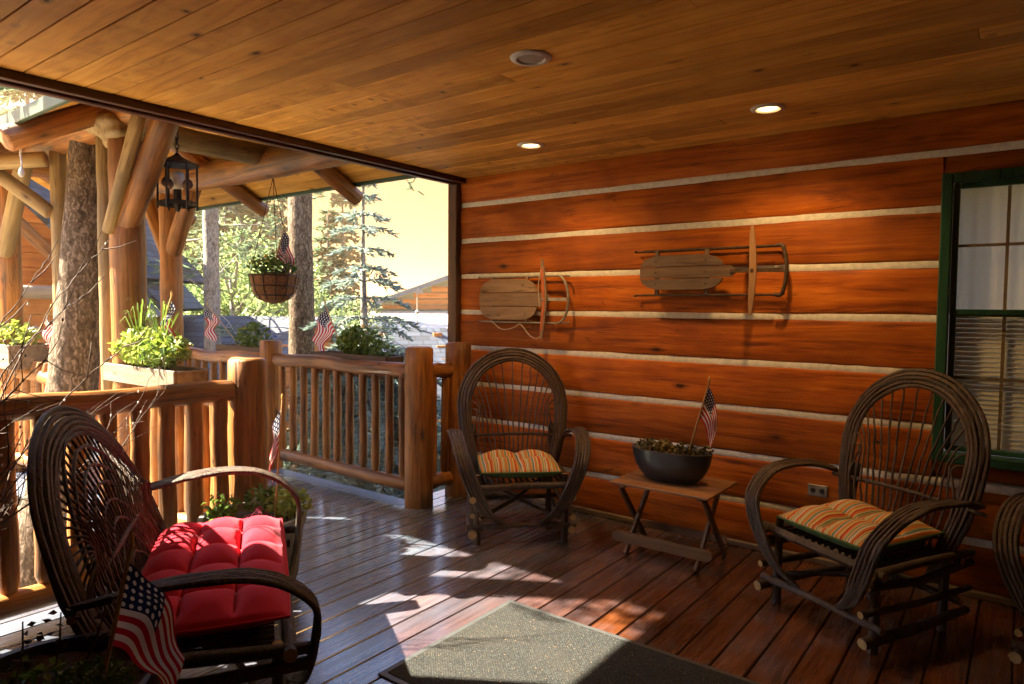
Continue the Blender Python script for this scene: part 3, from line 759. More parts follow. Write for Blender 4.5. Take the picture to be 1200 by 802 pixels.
# ================================================================ PLANTS
SOIL = lambda: plain('potting_soil', (.05, .034, .022), .95, 0, .5, 40, 1.0)
LIME = lambda: leafmat('lime_leaf', (.16, .24, .03), (.34, .42, .08), .4)
GREEN = lambda: leafmat('green_leaf', (.05, .11, .015), (.16, .25, .04), .4)
DKLEAF = lambda: leafmat('dull_leaf', (.03, .03, .012), (.10, .09, .03), .2)
def blossom(m, p, r, mi, n=5):
    up = V((random.gauss(0, .5), random.gauss(0, .5), 1)).normalized(); a = up.orthogonal().normalized(); b = up.cross(a)
    for k in range(n):
        g = 2*math.pi*k/n; d = a*math.cos(g)+b*math.sin(g); e = a*math.cos(g+.5)+b*math.sin(g+.5); f = a*math.cos(g-.5)+b*math.sin(g-.5)
        m.add([p, p+e*r*.7+up*r*.15, p+d*r+up*r*.1, p+f*r*.7+up*r*.15], [(0, 1, 2, 3)], mi)
def bush(parent, c, R_, n, size, mat, name='foliage', stems=10, asp=.55, shell=.35, mat2=None):
    m = MB(); c = V(c); base = c-V((0, 0, R_[2]))
    for _ in range(stems):
        e = c+V((random.uniform(-.8, .8)*R_[0], random.uniform(-.8, .8)*R_[1], random.uniform(-.2, .8)*R_[2]))
        b = V((c.x+(e.x-c.x)*.5, c.y+(e.y-c.y)*.5, base.z)); m.tube([b, (b+e)/2+V((random.gauss(0, .01), random.gauss(0, .01), 0)), e], [.004, .003, .0015], 4)
    leaves(m, c, R_, n, size, .6, 0, .4, shell, asp)
    return m.build(name, mat if not mat2 else [mat, mat2], parent)
def petals(parent, c, R_, n, r, col, name):
    m = MB(); c = V(c)
    for _ in range(n):
        g = random.random()*6.28; q = math.sqrt(random.random()); z = random.uniform(.3, 1)
        blossom(m, c+V((q*math.cos(g)*R_[0], q*math.sin(g)*R_[1], z*R_[2]*math.sqrt(max(0, 1.1-q*q)))), r*random.uniform(.8, 1.3), 0)
    return m.build('blossom', leafmat(name, tuple(q*.8 for q in col), col, .3), parent)
def grassblades(parent, c, n, h, spread, mat):
    m = MB(); c = V(c)
    for _ in range(n):
        g = random.random()*6.28; t = random.uniform(.3, 1); d = V((math.cos(g), math.sin(g), 0)); hh = h*random.uniform(.7, 1.1)
        pts = [c+d*.01, c+d*spread*t*.3+V((0, 0, hh*.5)), c+d*spread*t*.65+V((0, 0, hh*.85)), c+d*spread*t+V((0, 0, hh*(.9-.2*t)))]
        a = d.cross(V((0, 0, 1)))*.004
        m.add([pts[0]-a, pts[0]+a, pts[1]+a, pts[1]-a, pts[2]+a*.8, pts[2]-a*.8, pts[3]], [(0, 1, 2, 3), (3, 2, 4, 5), (5, 4, 6)])
    return m.build('grass_blades', mat, parent)
def soil_patch(parent, c, rx, ry, rect=False):
    m = MB(); c = V(c)
    def fn(u, v):
        if rect: x, y = (u*2-1)*rx, (v*2-1)*ry
        else: x, y = rx*v*math.cos(u*6.28319), ry*v*math.sin(u*6.28319)
        return c+V((x, y, .022*noise.noise(V((x*17+c.x, y*17, 0)))+.012*noise.noise(V((x*45, y*45, 0)))))
    m.grid(fn, 40, 14); return m.build('soil', SOIL(), parent, True)
def trough(name, label, c, L, wd, h, ax, mat, group=None):
    # open wooden trough: four sides and a bottom, axis 'x' or 'y'
    c = V(c); t = thing(name, label, 'planter', (c.x, c.y, c.z))
    def bx(dc, d):
        if ax == 'y': dc = (dc[1], dc[0], dc[2]); d = (d[1], d[0], d[2])
        return MB().box(c+V(dc), d, 0, .005)
    for s in (-1, 1): bx((0, s*(wd/2-.01), h/2), (L, .02, h)).build('side_board', mat, t)
    for s in (-1, 1): bx((s*(L/2-.011), 0, h/2-.002), (.02, wd-.042, h-.004)).build('end_board', mat, t)
    bx((0, 0, .012), (L-.045, wd-.042, .02)).build('bottom_board', mat, t)
    soil_patch(t, c+V((0, 0, h-.025)), (L/2-.022) if ax == 'x' else (wd/2-.022), (wd/2-.022) if ax == 'x' else (L/2-.022), True)
    return t
GREYW = wood('grey_board', (.06, .04, .025), (.14, .10, .065), (.22, .17, .12), 0, 1, .7, .3, .3)
DKB = wood('dark_board', (.04, .022, .012), (.09, .05, .028), (.14, .085, .05), 0, 1, .6, 0, .3)

# trough on the railing y=2.3 (bright, sunlit)
b0 = V((-4.90, 2.30, 1.06))
t = trough('flower_trough', 'pale wooden trough of lime green leaves on the railing between post and portico', b0+V((0, 0, -.02)), 1.05, .24, .13, 'x', GREYW)
bush(t, b0+V((0, -.02, .24)), (.46, .17, .13), 620, .075, LIME())
bush(t, b0+V((.25, -.06, .22)), (.22, .14, .11), 200, .06, GREEN())
for dx in (-.2, .12): grassblades(t, b0+V((dx, 0, .16)), 26, .46, .32, GREEN())
petals(t, b0+V((.3, 0, .22)), (.2, .1, .1), 7, .02, (.7, .2, .03), 'orange_petal')
petals(t, b0+V((-.25, 0, .26)), (.12, .08, .16), 4, .035, (.7, .62, .66), 'pale_petal')
ff = on_y(192, 420, 2.3); flag(on_y(201, 348, 2.3), (-4.93, 2.3, 1.20), (-.3, .2, 0), 'limp stick flag in the lime green trough', .34, .25, 70, 88, .03, .5)
# box on far sunlit railing
b1 = V((-7.75, 2.28, 1.01)); t = trough('flower_trough', 'square boarded planter of yellow-green flowers past the pine trunk', b1, 1.2, .34, .22, 'x', GREYW)
bush(t, b1+V((0, 0, .30)), (.56, .2, .16), 520, .075, LIME()); grassblades(t, b1+V((-.3, 0, .2)), 30, .42, .4, LIME()); petals(t, b1+V((.3, 0, .28)), (.3, .15, .16), 10, .03, (.7, .55, .62), 'pink_petal')
flag(on_y(60, 362, 2.28), (-7.2, 2.28, 1.2), (-.6, .2, 0), 'small flag lying in the yellow-green planter by the pine', .3, .2, 40, 75, .02, 2)
# far rail boxes
b2 = V((-4.88, 4.10, .97)); t = trough('flower_box', 'dark window-box planter hung behind the railing, fresh green herbs', b2, 1.04, .22, .20, 'x', DKB)
bush(t, b2+V((.05, 0, .30)), (.27, .13, .15), 420, .06, GREEN()); bush(t, b2+V((-.05, 0, .30)), (.15, .12, .13), 140, .06, LIME()); bush(t, b2+V((.36, 0, .24)), (.14, .1, .07), 90, .045, GREEN())
petals(t, b2+V((.02, 0, .32)), (.2, .1, .16), 9, .022, (.75, .42, .02), 'yellow_petal')
flag(on_y(381, 357, 4.10), (-5.02, 4.10, 1.12), (-.75, .1, 0), 'bright stick flag in the box of green herbs', .40, .27, 32, 64, .02, 1)
b3 = V((-6.62, 4.10, .97)); t = trough('flower_box', 'dark planter box with leafy flowers behind the farther railing', b3, .9, .22, .2, 'x', DKB)
bush(t, b3+V((.1, 0, .30)), (.30, .13, .15), 320, .06, GREEN()); petals(t, b3+V((.3, 0, .28)), (.15, .1, .12), 8, .024, (.2, .16, .5), 'violet_petal'); petals(t, b3+V((.1, 0, .3)), (.2, .1, .16), 5, .022, (.75, .42, .02), 'yellow_petal')
flag(on_y(243, 358, 4.10), (-6.72, 4.10, 1.12), (-.5, .1, 0), 'faded stick flag in the box behind the farther railing', .36, .25, 45, 80, .025, 2.2)

# ---- hanging basket under the far beam
def hanging_basket():
    c = on_y(321, 325, FP); c = V((c.x, FP, on_y(321, 328, FP).z)); R_ = .215
    t = thing('hanging_basket', 'coir hanging basket of small yellow flowers under the portico beam', 'hanging basket', (c.x, c.y, c.z-.22))
    coir = plain('coir_liner', (.22, .10, .04), .95, 0, .4, 60, 1.0); wire = plain('dark_wire', (.05, .04, .03), .5, .7)
    MB().lathe([(.012, -.225), (.08, -.215), (.14, -.18), (.19, -.11), (.212, 0), (.222, .05), (.205, .05), (.19, .0)], 36, c).build('liner', coir, t, True)
    for z, r in ((.035, .226), (-.06, .209), (-.15, .172)):
        MB().tube([V((c.x+r*math.cos(a*math.pi/16), c.y+r*math.sin(a*math.pi/16), c.z+z)) for a in range(33)], .0055, 6, False).build('wire_hoop', wire, t, True)
    for k in range(12):
        g = k*math.pi/6; MB().tube([V((c.x+r*math.cos(g), c.y+r*math.sin(g), c.z+z)) for z, r in ((.05, .228), (0, .218), (-.11, .196), (-.18, .146), (-.225, .02))], .0045, 6).build('wire_rib', wire, t, True)
    soil_patch(t, c+V((0, 0, .03)), .19, .19)
    bush(t, c+V((0, 0, .13)), (.23, .23, .12), 420, .05, GREEN()); petals(t, c+V((0, 0, .12)), (.22, .22, .13), 26, .018, (.75, .45, .04), 'yellow_petal')
    hk = V((c.x, c.y, BZ-.17)); 
    for k in range(3):
        g = k*2.094+.3; MB().tube([V((c.x+.22*math.cos(g), c.y+.22*math.sin(g), c.z+.05)), hk], .0035, 5).build('chain', wire, t, True)
    MB().tube([hk, hk+V((.02, 0, .03)), hk+V((0, 0, .08))], .005, 6).build('hook', wire, t, True)
    flag(on_y(333, 268, FP-.05), (c.x+.03, FP-.05, c.z+.04), (-.2, .6, 0), 'stick flag planted in the hanging basket', .36, .25, 40, 78, .02, .4)
hanging_basket()

# ---- tub behind the loveseat
def tub():
    c = V((-3.50, 2.19, 0)); R_, H = .285, .40
    t = thing('planter_tub', 'round grey tub of leafy seedlings at the foot of the wide post', 'planter', c)
    MB().lathe([(R_*.8, .0), (R_*.86, .05), (R_*.97, H*.8), (R_*1.02, H*.86), (R_*1.03, H), (R_*.94, H), (R_*.92, H-.05)], 40, c, close=False).build('pot', plain('grey_resin', (.17, .165, .16), .6, 0, .2, 12), t, True)
    MB().lathe([(0, .004), (R_*.8, .004)], 24, c).build('base', plain('grey_resin', (.17, .165, .16), .6, 0, .2, 12), t)
    soil_patch(t, c+V((0, 0, H-.04)), R_*.92, R_*.92)
    for (dx, dy, r_, mt, n) in ((.12, .16, .13, LIME(), 170), (-.08, .1, .10, GREEN(), 90), (-.14, -.12, .10, GREEN(), 80), (.0, .2, .09, LIME(), 70)):
        bush(t, c+V((dx, dy, H+.05)), (r_, r_, .085), n, .05, mt, stems=6, asp=.7)
    petals(t, c+V((.07, -.02, H-.02)), (.08, .08, .07), 14, .022, (.35, .05, .10), 'maroon_petal')
    flag(on_y(331, 470, 2.26), (c.x+.10, 2.26, H-.04), (-Rt.x, -Rt.y, 0), 'rolled pale stick flag in the tub by the wide post', .30, .26, 62, 84, .03, 1.4)
tub()
# ---- foreground pot
def fpot():
    c = at_d(62, 800, 1.80); c = V((c.x, c.y, 0)); R_ = .25; H = .61
    t = thing('planter_pot', 'dark pot of soil and moss beside the loveseat arm', 'planter', c)
    MB().lathe([(R_*.72, 0), (R_*.8, .1), (R_*.97, H*.85), (R_*1.04, H*.88), (R_*1.04, H), (R_*.95, H), (R_*.92, H-.06)], 40, c).build('pot', plain('charcoal_resin', (.035, .037, .04), .5, 0, .2, 12), t, True)
    soil_patch(t, c+V((0, 0, H-.035)), R_*.93, R_*.93)
    m = MB(); leaves(m, c+V((.09, .06, H-.01)), (.11, .10, .05), 900, .018, .8, 0, .6, .2, .6); m.build('moss_cushion', leafmat('moss_leaf', (.03, .07, .01), (.10, .17, .03), .25), t)
    m = MB()
    for dx, dy in ((-.13, .05), (-.18, -.02), (-.02, -.1), (-.1, .12)):
        p0 = c+V((dx, dy, H-.03)); tip = p0+V((random.gauss(0, .04), random.gauss(0, .04), random.uniform(.09, .16))); m.tube([p0, (p0+tip)/2+V((.012, 0, 0)), tip], [.004, .003, .002], 5)
        for k in range(9): q = p0.lerp(tip, random.uniform(.4, 1)); leaf(m, q+V((random.gauss(0, .02), random.gauss(0, .02), random.gauss(0, .01))), .026, V((random.gauss(0, 1), random.gauss(0, 1), .3)), 0, .6)
    o = m.build('seedlings', leafmat('purple_leaf', (.02, .012, .012), (.06, .03, .03), .15), t); o['kind'] = 'stuff'
    m = MB(); leaves(m, c+V((-.06, -.03, H-.01)), (.12, .1, .03), 60, .035, .6, 0, .5, 0, .7); m.build('foliage', GREEN(), t)
    tp = at_d(154, 640, 1.8); ft = at_d(120, 800, 1.8)
    flag(tp, ft+(ft-tp)*.12, Rt*.9+V((Fd.x, Fd.y, 0))*.15, 'starred and striped stick flag in the dark pot by the loveseat', .31, .225, 25, 78, .022, .2, None, .045)
fpot()

# ================================================================ BENTWOOD CHAIRS
def rod(m, pts, r, n=6, taper=.8, cap=1, wob=.12):
    N = len(pts); sd_ = random.random()*90; m.tube(pts, [r*(1-(1-taper)*i/(N-1))*(1+.16*noise.noise(V((sd_, i*.8, 0)))+(.22 if noise.noise(V((sd_+5, i*1.7, 3))) > .42 else 0)) for i in range(N)], n, True, 0, cap, wob+.06, sd_)
def bent_chair(name, label, cat, loc, rotz, half=.41, legx=.30, top=1.28, seat=.40, nsp=17, nh=5, style=0, dep=.26, group=None, tl=.22):
    t = thing(name, label, cat, loc, rotz, group)
    BK, CE = BARK_W(), CUT()
    def mk(nm, pts, r, n=7, taper=.85): m = MB(); rod(m, pts, r, n, taper); return m.build(nm, [BK, CE], t, True, (0, 0, 0), None, False)
    def j(s=.006): return random.gauss(0, s)
    tilt = tl
    yb = lambda z: dep-.02+max(0, z-.40)*tilt
    # legs
    for sx in (-1, 1):
        mk('leg', [(sx*legx, -dep, 0), (sx*legx+j(), -dep+j(), .22), (sx*legx*.99, -dep+.01, .47 if not style else .405)], .024, 8)
        mk('leg', [(sx*(legx-.03), dep, 0), (sx*(legx-.03)+j(), dep+j(), .25), (sx*(legx-.01), dep+.01, .52), (sx*legx, yb(.7)+.02, .72)], .024, 8)
    # stretchers and rails with cut ends that stick out
    e = .075
    for z, r in ((.13, .021), (.395, .026)): mk('stretcher', [(-legx-e, -dep-.03, z+j()), (0, -dep-.03+j(.01), z+j()), (legx+e, -dep-.03, z+j())], r, 8)
    for z, r in ((.17, .02), (.37, .022)): mk('stretcher', [(-legx-e*.6, dep+.03, z), (0, dep+.03+j(.01), z+j()), (legx+e*.6, dep+.03, z)], r, 8)
    for sx in (-1, 1):
        for z, r in ((.095, .026), (.205, .018), (.335, .024), (.40, .022)):
            mk('stretcher', [(sx*(legx+.035), -dep-.10+j(.02), z+j()), (sx*(legx+.04), 0, z+j(.01)), (sx*(legx+.02), dep+.11+j(.02), z+.02+j())], r, 8)
    mk('brace', [(-legx+.02, -dep+.04, .16), (0, 0, .25+j(.01)), (legx-.06, dep, .34)], .014, 7); mk('brace', [(legx-.02, -dep+.05, .15), (0, .02, .23), (-legx+.06, dep, .33)], .014, 7)
    # seat rods
    ns = int(legx*2/.042)
    for i in range(ns):
        xx = -legx+.03+(2*legx-.06)*i/(ns-1); mk('seat_rod', [(xx+j(.003), -dep+.02, seat), (xx, 0, seat-.012+j(.003)), (xx, dep+.02, seat)], .011, 6, .95)
    # back hoop: nested rods
    hz = top-half*1.02 if style == 0 else top-.56
    def hoop(s, off, front=0):
        # s in 0..1 around, off = inward offset
        h = half-off; tp = top-off
        if s < .22: q = s/.22; x = -(legx*.86-off*.6)-(h-(legx*.86-off*.6))*math.sin(q*math.pi/2)**1.0; z = .24+(hz-.24)*q
        elif s > .78: q = (1-s)/.22; x = (legx*.86-off*.6)+(h-(legx*.86-off*.6))*math.sin(q*math.pi/2)**1.0; z = .24+(hz-.24)*q
        else:
            a = math.pi*(s-.22)/.56; x = -h*math.cos(a); z = hz+(tp-hz)*math.sin(a)
        return V((x, yb(z)+front, z))
    for k in range(nh):
        off = .021*k; fr = -.010*math.sin(k/(nh-1)*math.pi)-.004*k
        sd = random.random()*9
        mk('hoop_rod', [hoop(i/46, off+.004*noise.noise(V((i*.3, sd, 0))), fr+.003*noise.noise(V((i*.35, sd, 7)))) for i in range(47)], .0125, 7, .9)
    offi = .021*(nh-1)
    # cross stick behind cushion
    zc = .63
    mk('cross_stick', [(-legx-.13, yb(zc)-.005, zc+.005), (-.1, yb(zc)-.02, zc+.02), (.12, yb(zc)-.02, zc+.022), (legx+.15, yb(zc)-.005, zc)], .013, 8)
    mk('cross_stick', [(-legx-.05, yb(.46)+.0, .46), (0, yb(.46), .47), (legx+.05, yb(.46), .46)], .013, 8)
    # spindles fan out to the hoop
    for i in range(nsp):
        f = i/(nsp-1)*2-1
        s = .5+.29*f*abs(f)**-.12 if f else .5
        e_ = hoop(min(.79, max(.21, s)), offi+.004, -.012); b = V((f*legx*.80, yb(.40)-.02, .39)); mid = V((f*legx*(.92+.1*abs(f)), yb(zc)-.028, zc))
        bow = .09*abs(f)**1.5
        m2 = mid.lerp(e_, .5)+V((-f*bow*.5, 0, bow*.9)) if style == 0 else mid.lerp(e_, .5)+V((-f*bow*.9, -.01, bow*1.3))
        pts = curve([b, mid, m2, e_], 16)
        pts = [q+V((j(.0025), 0, j(.002))) for q in pts]
        mk('spindle', pts, .0068 if style == 0 else .0066, 6, .7)
    if style:
        for i in range(9):            # inner arcs woven across the back of the loveseat
            h = .12+.055*i
            pts = [V((-math.cos(a*math.pi/20)*h*1.0, yb(.40+math.sin(a*math.pi/20)*(.10+.075*i))-.03, .40+math.sin(a*math.pi/20)*(.10+.075*i))) for a in range(21)]
            mk('inner_arc', [q+V((j(.003), 0, j(.003))) for q in pts], .0075, 6, .9)
    # arms: bands of rods looping forward, down and inward
    lx = legx-.30
    for sx in (-1, 1):
        for k in range(5):
            o = (k-2)*.020; q = 1-abs(k-2)*.01
            pts = [(sx*(half+.01-.012*k*0+o*.4), yb(.66)-.015, .665+o*.15), (sx*(half+.035+o), dep*.25, .715+o*.1), (sx*(half+.02+o), -dep*.75, .70), (sx*(half-.02+o), -dep-.105, .575),
                   (sx*(half-.085+o), -dep-.115, .40), (sx*(.25+lx+o*.8), -dep-.085, .25), (sx*(.185+lx*.9+o*.5), -dep-.055, .19), (sx*(.125+lx*.8+o*.22), -dep-.03, .15)]
            mk('arm_rod', curve(pts, 34), .0125, 7, .8)
    return t

def cushion(name, label, loc, rotz, wx, wy, th, nu, nv, mat, lean=0, mat2=None, edge=.02):
    t = thing(name, label, 'cushion', loc, rotz)
    def top(u, v, sg):
        a, b = abs(2*u-1), abs(2*v-1)
        ed = (max(0, 1-a**4)**.5)*(max(0, 1-b**4)**.5)
        pu = abs(math.sin(math.pi*nu*u))**.8; pv = abs(math.sin(math.pi*nv*v))**.8
        puff = .16+.84*(.62*pu*pv+.38*min(pu, pv))**.55
        inn = min(1, (1-max(a, b))*7)
        h = th*.5*ed*(puff*inn+(.78)*(1-inn) if sg > 0 else .8)
        w1 = 1-.03*(1-ed)
        nz = .004*noise.noise(V((u*40+v*9, v*34, 5)))*(1-pu*pv)+.006*noise.noise(V((u*7+loc[0]*3, v*7, sg)))
        x = (u-.5)*wx*(1+.02*math.sin(v*math.pi)); y = (v-.5)*wy*(1+.02*math.sin(u*math.pi))
        return V((x, y, th*.5+sg*h+nz*ed+lean*(v-.5)))
    m = MB(); m.grid(lambda u, v: top(u, v, 1), 96, 72); o = m.build('top_cover', mat, t, 'all', (0, 0, 0), None, False)
    m = MB(); m.grid(lambda u, v: top(1-u, v, -1), 40, 30); m.build('under_cover', mat2 or mat, t, 'all', (0, 0, 0), None, False)
    ring = [top(i/40, 0, 0) for i in range(41)]+[top(1, i/30, 0) for i in range(1, 31)]+[top(1-i/40, 1, 0) for i in range(1, 41)]+[top(0, 1-i/30, 0) for i in range(1, 30)]
    MB().tube(ring+ring[:1], .006, 6, False).build('piping', mat2 or mat, t, True, (0, 0, 0), None, False)
    if nu > 2:
        for i in range(1, nu):
            for k in range(1, nv):
                p = top(i/nu, k/nv, 1); MB().lathe([(.0, .006), (.006, .005), (.009, 0), (.006, -.004)], 10, p).build('button', plain('pale_button', (.55, .35, .36), .7, 0, .1, 9, 0) if nu > 2 else mat, t, True, (0, 0, 0), None, False)
    return t
RED = None
tt = NT('red_cotton'); pp = tt.obj(); nn = tt.noise(pp, 420, 2); n2 = tt.noise(pp, 5, 3); tt.bump(nn, .25, .002)
RED = tt.done(tt.ramp(n2, [(.3, (.38, .005, .020)), (.7, (.50, .009, .032))]), .85, spec=.2); RED.node_tree.nodes['Principled BSDF'].inputs['Sheen Weight'].default_value = .15
RED.node_tree.nodes['Principled BSDF'].inputs['Sheen Tint'].default_value = (1, .45, .6, 1)

A_ = (-2.86, 3.87); aR = rad(43)
bent_chair('bentwood_chair', 'dark willow bentwood armchair below the pale sled, corner post beside it', 'chair', (*A_, 0), aR)
cushion('seat_cushion', 'striped cushion on the bentwood chair below the pale sled', (A_[0]+.03*math.sin(aR), A_[1]-.03*math.cos(aR), .418), aR, .54, .50, .15, 2, 2, stripes_mat(), .01, plain('green_piping', (.05, .10, .03), .9))
B_ = (-.645, 3.88); bR = rad(-30)
bent_chair('bentwood_chair', 'dark willow bentwood armchair in front of the green window', 'chair', (*B_, 0), bR)
cushion('seat_cushion', 'striped tufted cushion on the chair in front of the window', (B_[0]+.03*math.sin(bR), B_[1]-.03*math.cos(bR), .418), bR, .56, .52, .15, 2, 2, stripes_mat(), .02, plain('green_piping', (.05, .10, .03), .9))
bent_chair('bentwood_chair', 'willow chair under the window of which one arm shows', 'chair', (.46, 3.85, 0), rad(-20))
S_ = (-2.74, 1.51); sR = rad(147)
bent_chair('bentwood_loveseat', 'wide willow bentwood loveseat with a woven hooped back', 'loveseat', (*S_, 0), sR, .73, .63, 1.18, .38, 39, 6, 1, .27, None, .40)
cushion('seat_cushion', 'tufted red cushion on the willow loveseat', (S_[0]+.02*math.sin(sR), S_[1]-.02*math.cos(sR), .392), sR, 1.19, .56, .18, 5, 3, RED, .0)

# ================================================================ FOLDING TABLE
def table():
    z = .485; C = [on_z(a, b, z) for a, b in ((714, 563), (830, 586), (863, 563), (756, 548))]
    c = sum(C, V())/4; L, D_ = .66, .50
    t = thing('folding_table', 'small slatted folding wood table between the two chairs', 'table', (c.x, c.y, 0))
    TW = wood('table_wood', (.12, .05, .018), (.22, .10, .038), (.30, .15, .06), 0, 1, .55, .2, .3)
    TZ = wood('table_leg_wood', (.09, .045, .02), (.17, .09, .045), (.24, .14, .07), 2, 1, .6, .2, .3)
    n = 5; sw_ = D_/n
    for i in range(n): MB().box((c.x, c.y-D_/2+sw_*(i+.5), z-.009), (L, sw_-.004, .018), 0, .004).build('slat', TW, t)
    for xx in (c.x-L/2+.07, c.x+L/2-.07):
        MB().box((xx, c.y, z-.031), (.03, D_-.06, .024), 0, .003).build('cleat', TW, t)
        for k, s in enumerate((-1, 1)):
            p0 = V((xx+(.0225 if s > 0 else -.0225)*(1 if xx > c.x else -1), c.y+s*.19, 0)); p1 = V((p0.x, c.y-s*.19, z-.045)); d = p1-p0
            MB().box((0, 0, 0), (.022, .042, d.length), 0, .004).build('leg', TZ, t, False, (p0+p1)/2+V((0, 0, .006)), d.to_track_quat('Z', 'X') if False else Quaternion((1, 0, 0), math.atan2(-d.y, d.z)))
    m = MB(); r = .036; pr = []
    for a in range(9): g = -math.pi/2+a*math.pi/8; pr.append((L/2-.03+r*math.cos(g), r*math.sin(g)))
    for a in range(9): g = math.pi/2+a*math.pi/8; pr.append((-L/2+.03+r*math.cos(g), r*math.sin(g)))
    m.prism(pr, -.010, .010, 0, 'Y'); m.build('foot_rail', TW, t, False, (c.x, c.y-.19-.022+.03, .115))
    MB().box((c.x, c.y+.165, .115), (L-.06, .018, .05), 0, .004).build('foot_rail', TW, t)
    # oval planter on it
    pc = V((c.x-.02, c.y-.0, z)); 
    p_ = thing('oval_planter', 'dark oval planter with wilting seedlings on the folding table', 'planter', pc)
    cer = plain('glazed_charcoal', (.018, .024, .028), .35, 0, .3, 14, .08, .2)
    MB().lathe([(.0, .003), (.15, .003), (.172, .010), (.215, .05), (.245, .10), (.262, .15), (.270, .195), (.274, .205), (.258, .207), (.248, .19)], 48, pc, 0, 1.0, .52).build('bowl', cer, p_, True)
    soil_patch(p_, pc+V((0, 0, .188)), .245, .127)
    for dx, mt, n_ in ((-.06, leafmat('yellowing_leaf', (.14, .10, .02), (.25, .19, .05), .2), 150), (-.17, DKLEAF(), 90), (.1, DKLEAF(), 90), (.2, DKLEAF(), 50)):
        m = MB(); leaves(m, pc+V((dx, 0, .215)), (.08, .07, .045), n_, .032, .7, 0, .5, 0, .7); o = m.build('seedlings', mt, p_); o['kind'] = 'stuff'
    flag(on_y(831, 449, pc.y), (pc.x+.115, pc.y, z+.19), (Rt.x*.9, Rt.y*.9-.1, 0), 'drooping stick flag in the oval planter', .27, .21, 55, 84, .010, .9, None, .02)
table()

